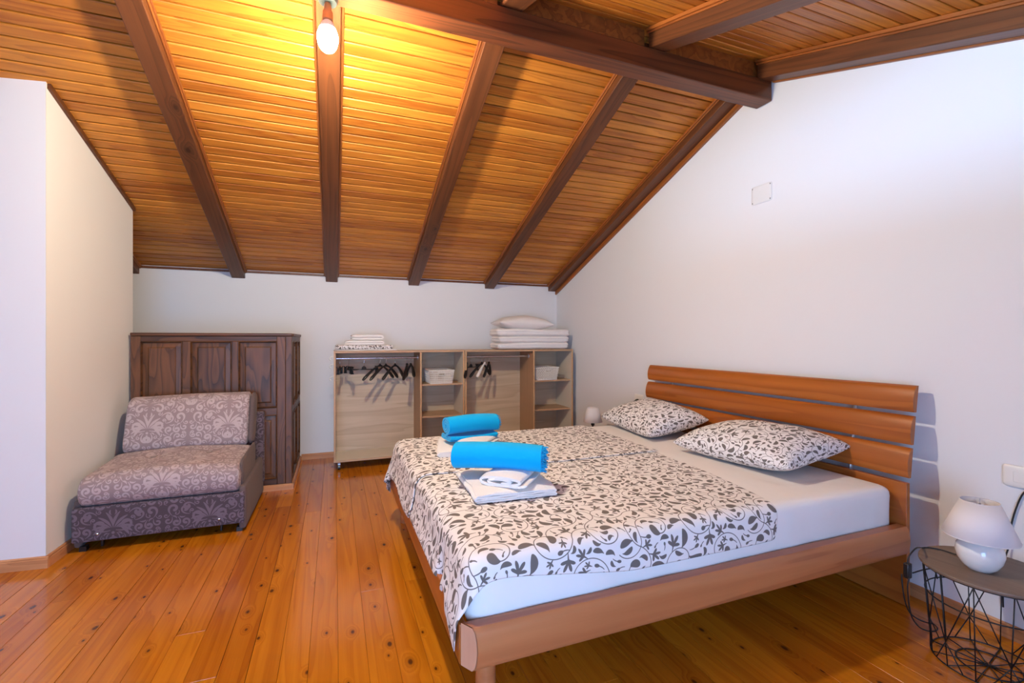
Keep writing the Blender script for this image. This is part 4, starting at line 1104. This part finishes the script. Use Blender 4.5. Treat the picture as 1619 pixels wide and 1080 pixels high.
o = m.build('white_pillow', M['linen'], None, smooth=True, uvs=uv); weld(o); o.location = (2.09, 5.07, z + .064); o.rotation_euler = (0, radians(2), 0); tag(o, 'plain white pillow on top of the folded duvets on the right wardrobe', 'pillow')

# ================================================================= WIRE TABLES
def wire_table(cx, cy, label, a0=.2):
    t = thing('wire_side_table', label, 'side table', (cx, cy, 0), a0, 'wire basket side tables')
    Rt, Rm, Rb, Ht = .206, .196, .172, .372; N = 12
    MB().lathe([(.200, .372), (.2105, .373), (.212, .378), (.212, .383), (.2105, .385), (.0, .385)], n=56, cap=False).build('table_top', M['table_top'], t, smooth=True, autosmooth=40)
    MB().lathe([(.2, .372), (.0, .372)], n=40, cap=False).build('table_underside', M['table_top'], t)
    def ring(r, z, n=48, w=.0026): return MB().tube([(r * cos(2 * pi * k / n), r * sin(2 * pi * k / n), z) for k in range(n + 1)], w, 6, cap=False)
    for r, z in ((Rt - .003, .369), (Rm - .006, .255), (Rb, .004), (.095, .004)): ring(r, z).build('wire_ring', M['wire'], t, smooth=True)
    P = lambda r, k, z: (r * cos(2 * pi * k / N), r * sin(2 * pi * k / N), z)
    def wr(a, b, name='wire'): MB().tube([a, b], .0022, 5).build(name, M['wire'], t, smooth=True)
    for k in range(N):
        wr(P(Rt - .003, k, .369), P(Rb, k, .004), 'upright_wire')
    for k in range(N // 2):
        q = 2 * k
        wr(P(Rt - .003, q, .369), P(Rb + .008, q + 1, .10)); wr(P(Rb + .008, q + 1, .10), P(Rb, q + 1.6, .004))
        wr(P(Rt - .003, q + 2, .369), P(Rb + .008, q + 1, .10)); wr(P(Rb + .008, q + 1, .10), P(Rb, q + .4, .004))
    for k in range(N): wr((.012 * cos(k), .012 * sin(k), .005), P(Rb, k, .005), 'bottom_spoke')
    return t
wire_table(2.438, 1.022, 'round wire basket side table with grey oak top near the right photo edge')
wire_table(2.50, 4.02, 'round wire basket side table hidden beyond the bed, carrying the far lamp', .5)

# ================================================================= BEDSIDE LAMPS
LX, LY, LZ = 2.405, 1.035, .3852
t = thing('bedside_lamp', 'white ceramic lamp with cone shade on the near wire table', 'lamp', (LX, LY, LZ))
MB().lathe([(.0, .0), (.034, 0), (.040, .002), (.055, .018), (.068, .042), (.0735, .068), (.070, .092), (.056, .114), (.038, .128), (.022, .135), (.010, .138), (.008, .16)], n=48, cap=False).build('lamp_base', M['ceramic'], t, smooth=True)
MB().lathe([(.114, .132), (.0575, .272)], n=56, cap=False).build('lamp_shade', M['shade'], t, smooth=True, solid=.0016)
for z, r in ((.132, .114), (.272, .0575)):
    MB().tube([(r * cos(2 * pi * k / 48), r * sin(2 * pi * k / 48), z) for k in range(49)], .0016, 6, cap=False).build('shade_rim', M['shade'], t, smooth=True)
MB().tube([(0, 0, .14), (0, 0, .20)], .014, 12).build('lamp_socket', M['white_plastic'], t, smooth=True)
m = MB()
for a in (.4, .4 + 2 * pi / 3, .4 + 4 * pi / 3): m.tube([(.014 * cos(a), .014 * sin(a), .262), (.057 * cos(a), .057 * sin(a), .268)], .0016, 5)
m.tube([(0, 0, .2), (0, 0, .264)], .004, 6); m.build('shade_spider', M['chrome'], t)
t = thing('small_lamp', 'small white shaded lamp on a black neck standing beyond the bed', 'lamp', (2.435, 4.03, .3852))
MB().lathe([(.0, 0), (.058, 0), (.058, .008), (.02, .014), (.009, .022), (.009, .060)], n=32, cap=False).build('lamp_foot', M['black'], t, smooth=True, autosmooth=40)
MB().lathe([(.018, .055), (.018, .098), (.012, .10)], n=20).build('lamp_neck', M['black'], t, smooth=True, autosmooth=40)
MB().lathe([(.096, .092), (.056, .232)], n=40, cap=False).build('lamp_shade', M['shade'], t, smooth=True, solid=.0016)

# ================================================================= CORDS
def smooth_path(P, k=6):
    P = [Vector(p) for p in P]; out = []
    for i in range(len(P) - 1):
        p0, p1, p2, p3 = P[max(i - 1, 0)], P[i], P[i + 1], P[min(i + 2, len(P) - 1)]
        for j in range(k):
            t = j / k; out.append(.5 * ((2 * p1) + (p2 - p0) * t + (2 * p0 - 5 * p1 + 4 * p2 - p3) * t * t + (3 * p1 - p0 - 3 * p2 + p3) * t ** 3))
    return out + [P[-1]]
t = thing('lamp_cord', 'black lamp cord with inline switch looping off the near wire table', 'cord', (2.25, 1.18, .28))
def cordmesh(P, name, r=.0028, par=None, org=None, mat='cord'):
    org = org or Vector(t.location); return MB().tube([p - org for p in smooth_path(P)], r, 8).build(name, M[mat], par or t, smooth=True)
top = [onz(1530, 882, .3895), onz(1512, 877, .389), onz(1490, 870, .389), onz(1470, 866, .389), onz(1458, 866, .390)]
Yp = 1.19
dn = [ony(u, v, Yp) for u, v in ((1448, 867), (1437, 880), (1435, 893))]
cordmesh(top + dn, 'cord_wire')
lp = [ony(u, v, Yp) for u, v in ((1432, 912), (1431, 930), (1437, 968), (1449, 988), (1462, 996), (1476, 999), (1485, 996), (1480, 989), (1462, 984), (1446, 973), (1439, 955), (1436, 930), (1436, 912))]
for q, p in enumerate(lp): p.y += .003 * q - .012; p.z = max(p.z, .006)
cordmesh(lp, 'cord_loop')
c = ony(1435, 902, Yp)
MB().box(c.x - .014 - 2.25, c.x + .014 - 2.25, Yp - .010 - 1.18, Yp + .010 - 1.18, c.z - .031 - .28, c.z + .031 - .28).build('inline_switch', M['black'], t, bevel=.004)
cordmesh([ony(u, v, Yp + .03) for u, v in ((1443, 906), (1460, 901), (1476, 900), (1482, 915))], 'cord_wire')
t2 = thing('wall_cable', 'dark cable hanging on the right wall below the light switch', 'cable', (XR - .01, .98, .5))
P = [onx(1619, 779, XR - .008), onx(1608, 800, XR - .008), onx(1599, 830, XR - .008), onx(1596, 860, XR - .012), onx(1589, 885, XR - .02), onx(1586, 930, XR - .02), onx(1586, 960, XR - .02)]
P.insert(0, Vector((XR - .008, P[0].y - .03, P[0].z + .03))); P.insert(0, Vector((XR - .008, P[0].y - .005, .66)))
MB().tube([p - Vector(t2.location) for p in smooth_path(P)], .0032, 8).build('cable_sheath', M['cord'], t2, smooth=True)
t3 = thing('plug', 'black plug in the wall socket with its cord running behind the far pillow', 'plug', (XR - .012, 3.70, .715))
MB().lathe([(.018, 0), (.018, .012), (.012, .028), (.006, .034)], n=20).build('plug_body', M['black'], t3, smooth=True, autosmooth=40).rotation_euler = (0, -pi / 2, 0)
P = [Vector((-.03, 0, 0)), Vector((-.042, .012, -.006)), Vector((-.044, .035, -.03)), Vector((-.040, .05, -.07)), Vector((-.035, .06, -.14)), Vector((-.03, .08, -.25)), Vector((-.05, .1, -.40))]
MB().tube(smooth_path(P), .0028, 8).build('plug_cord', M['cord'], t3, smooth=True)
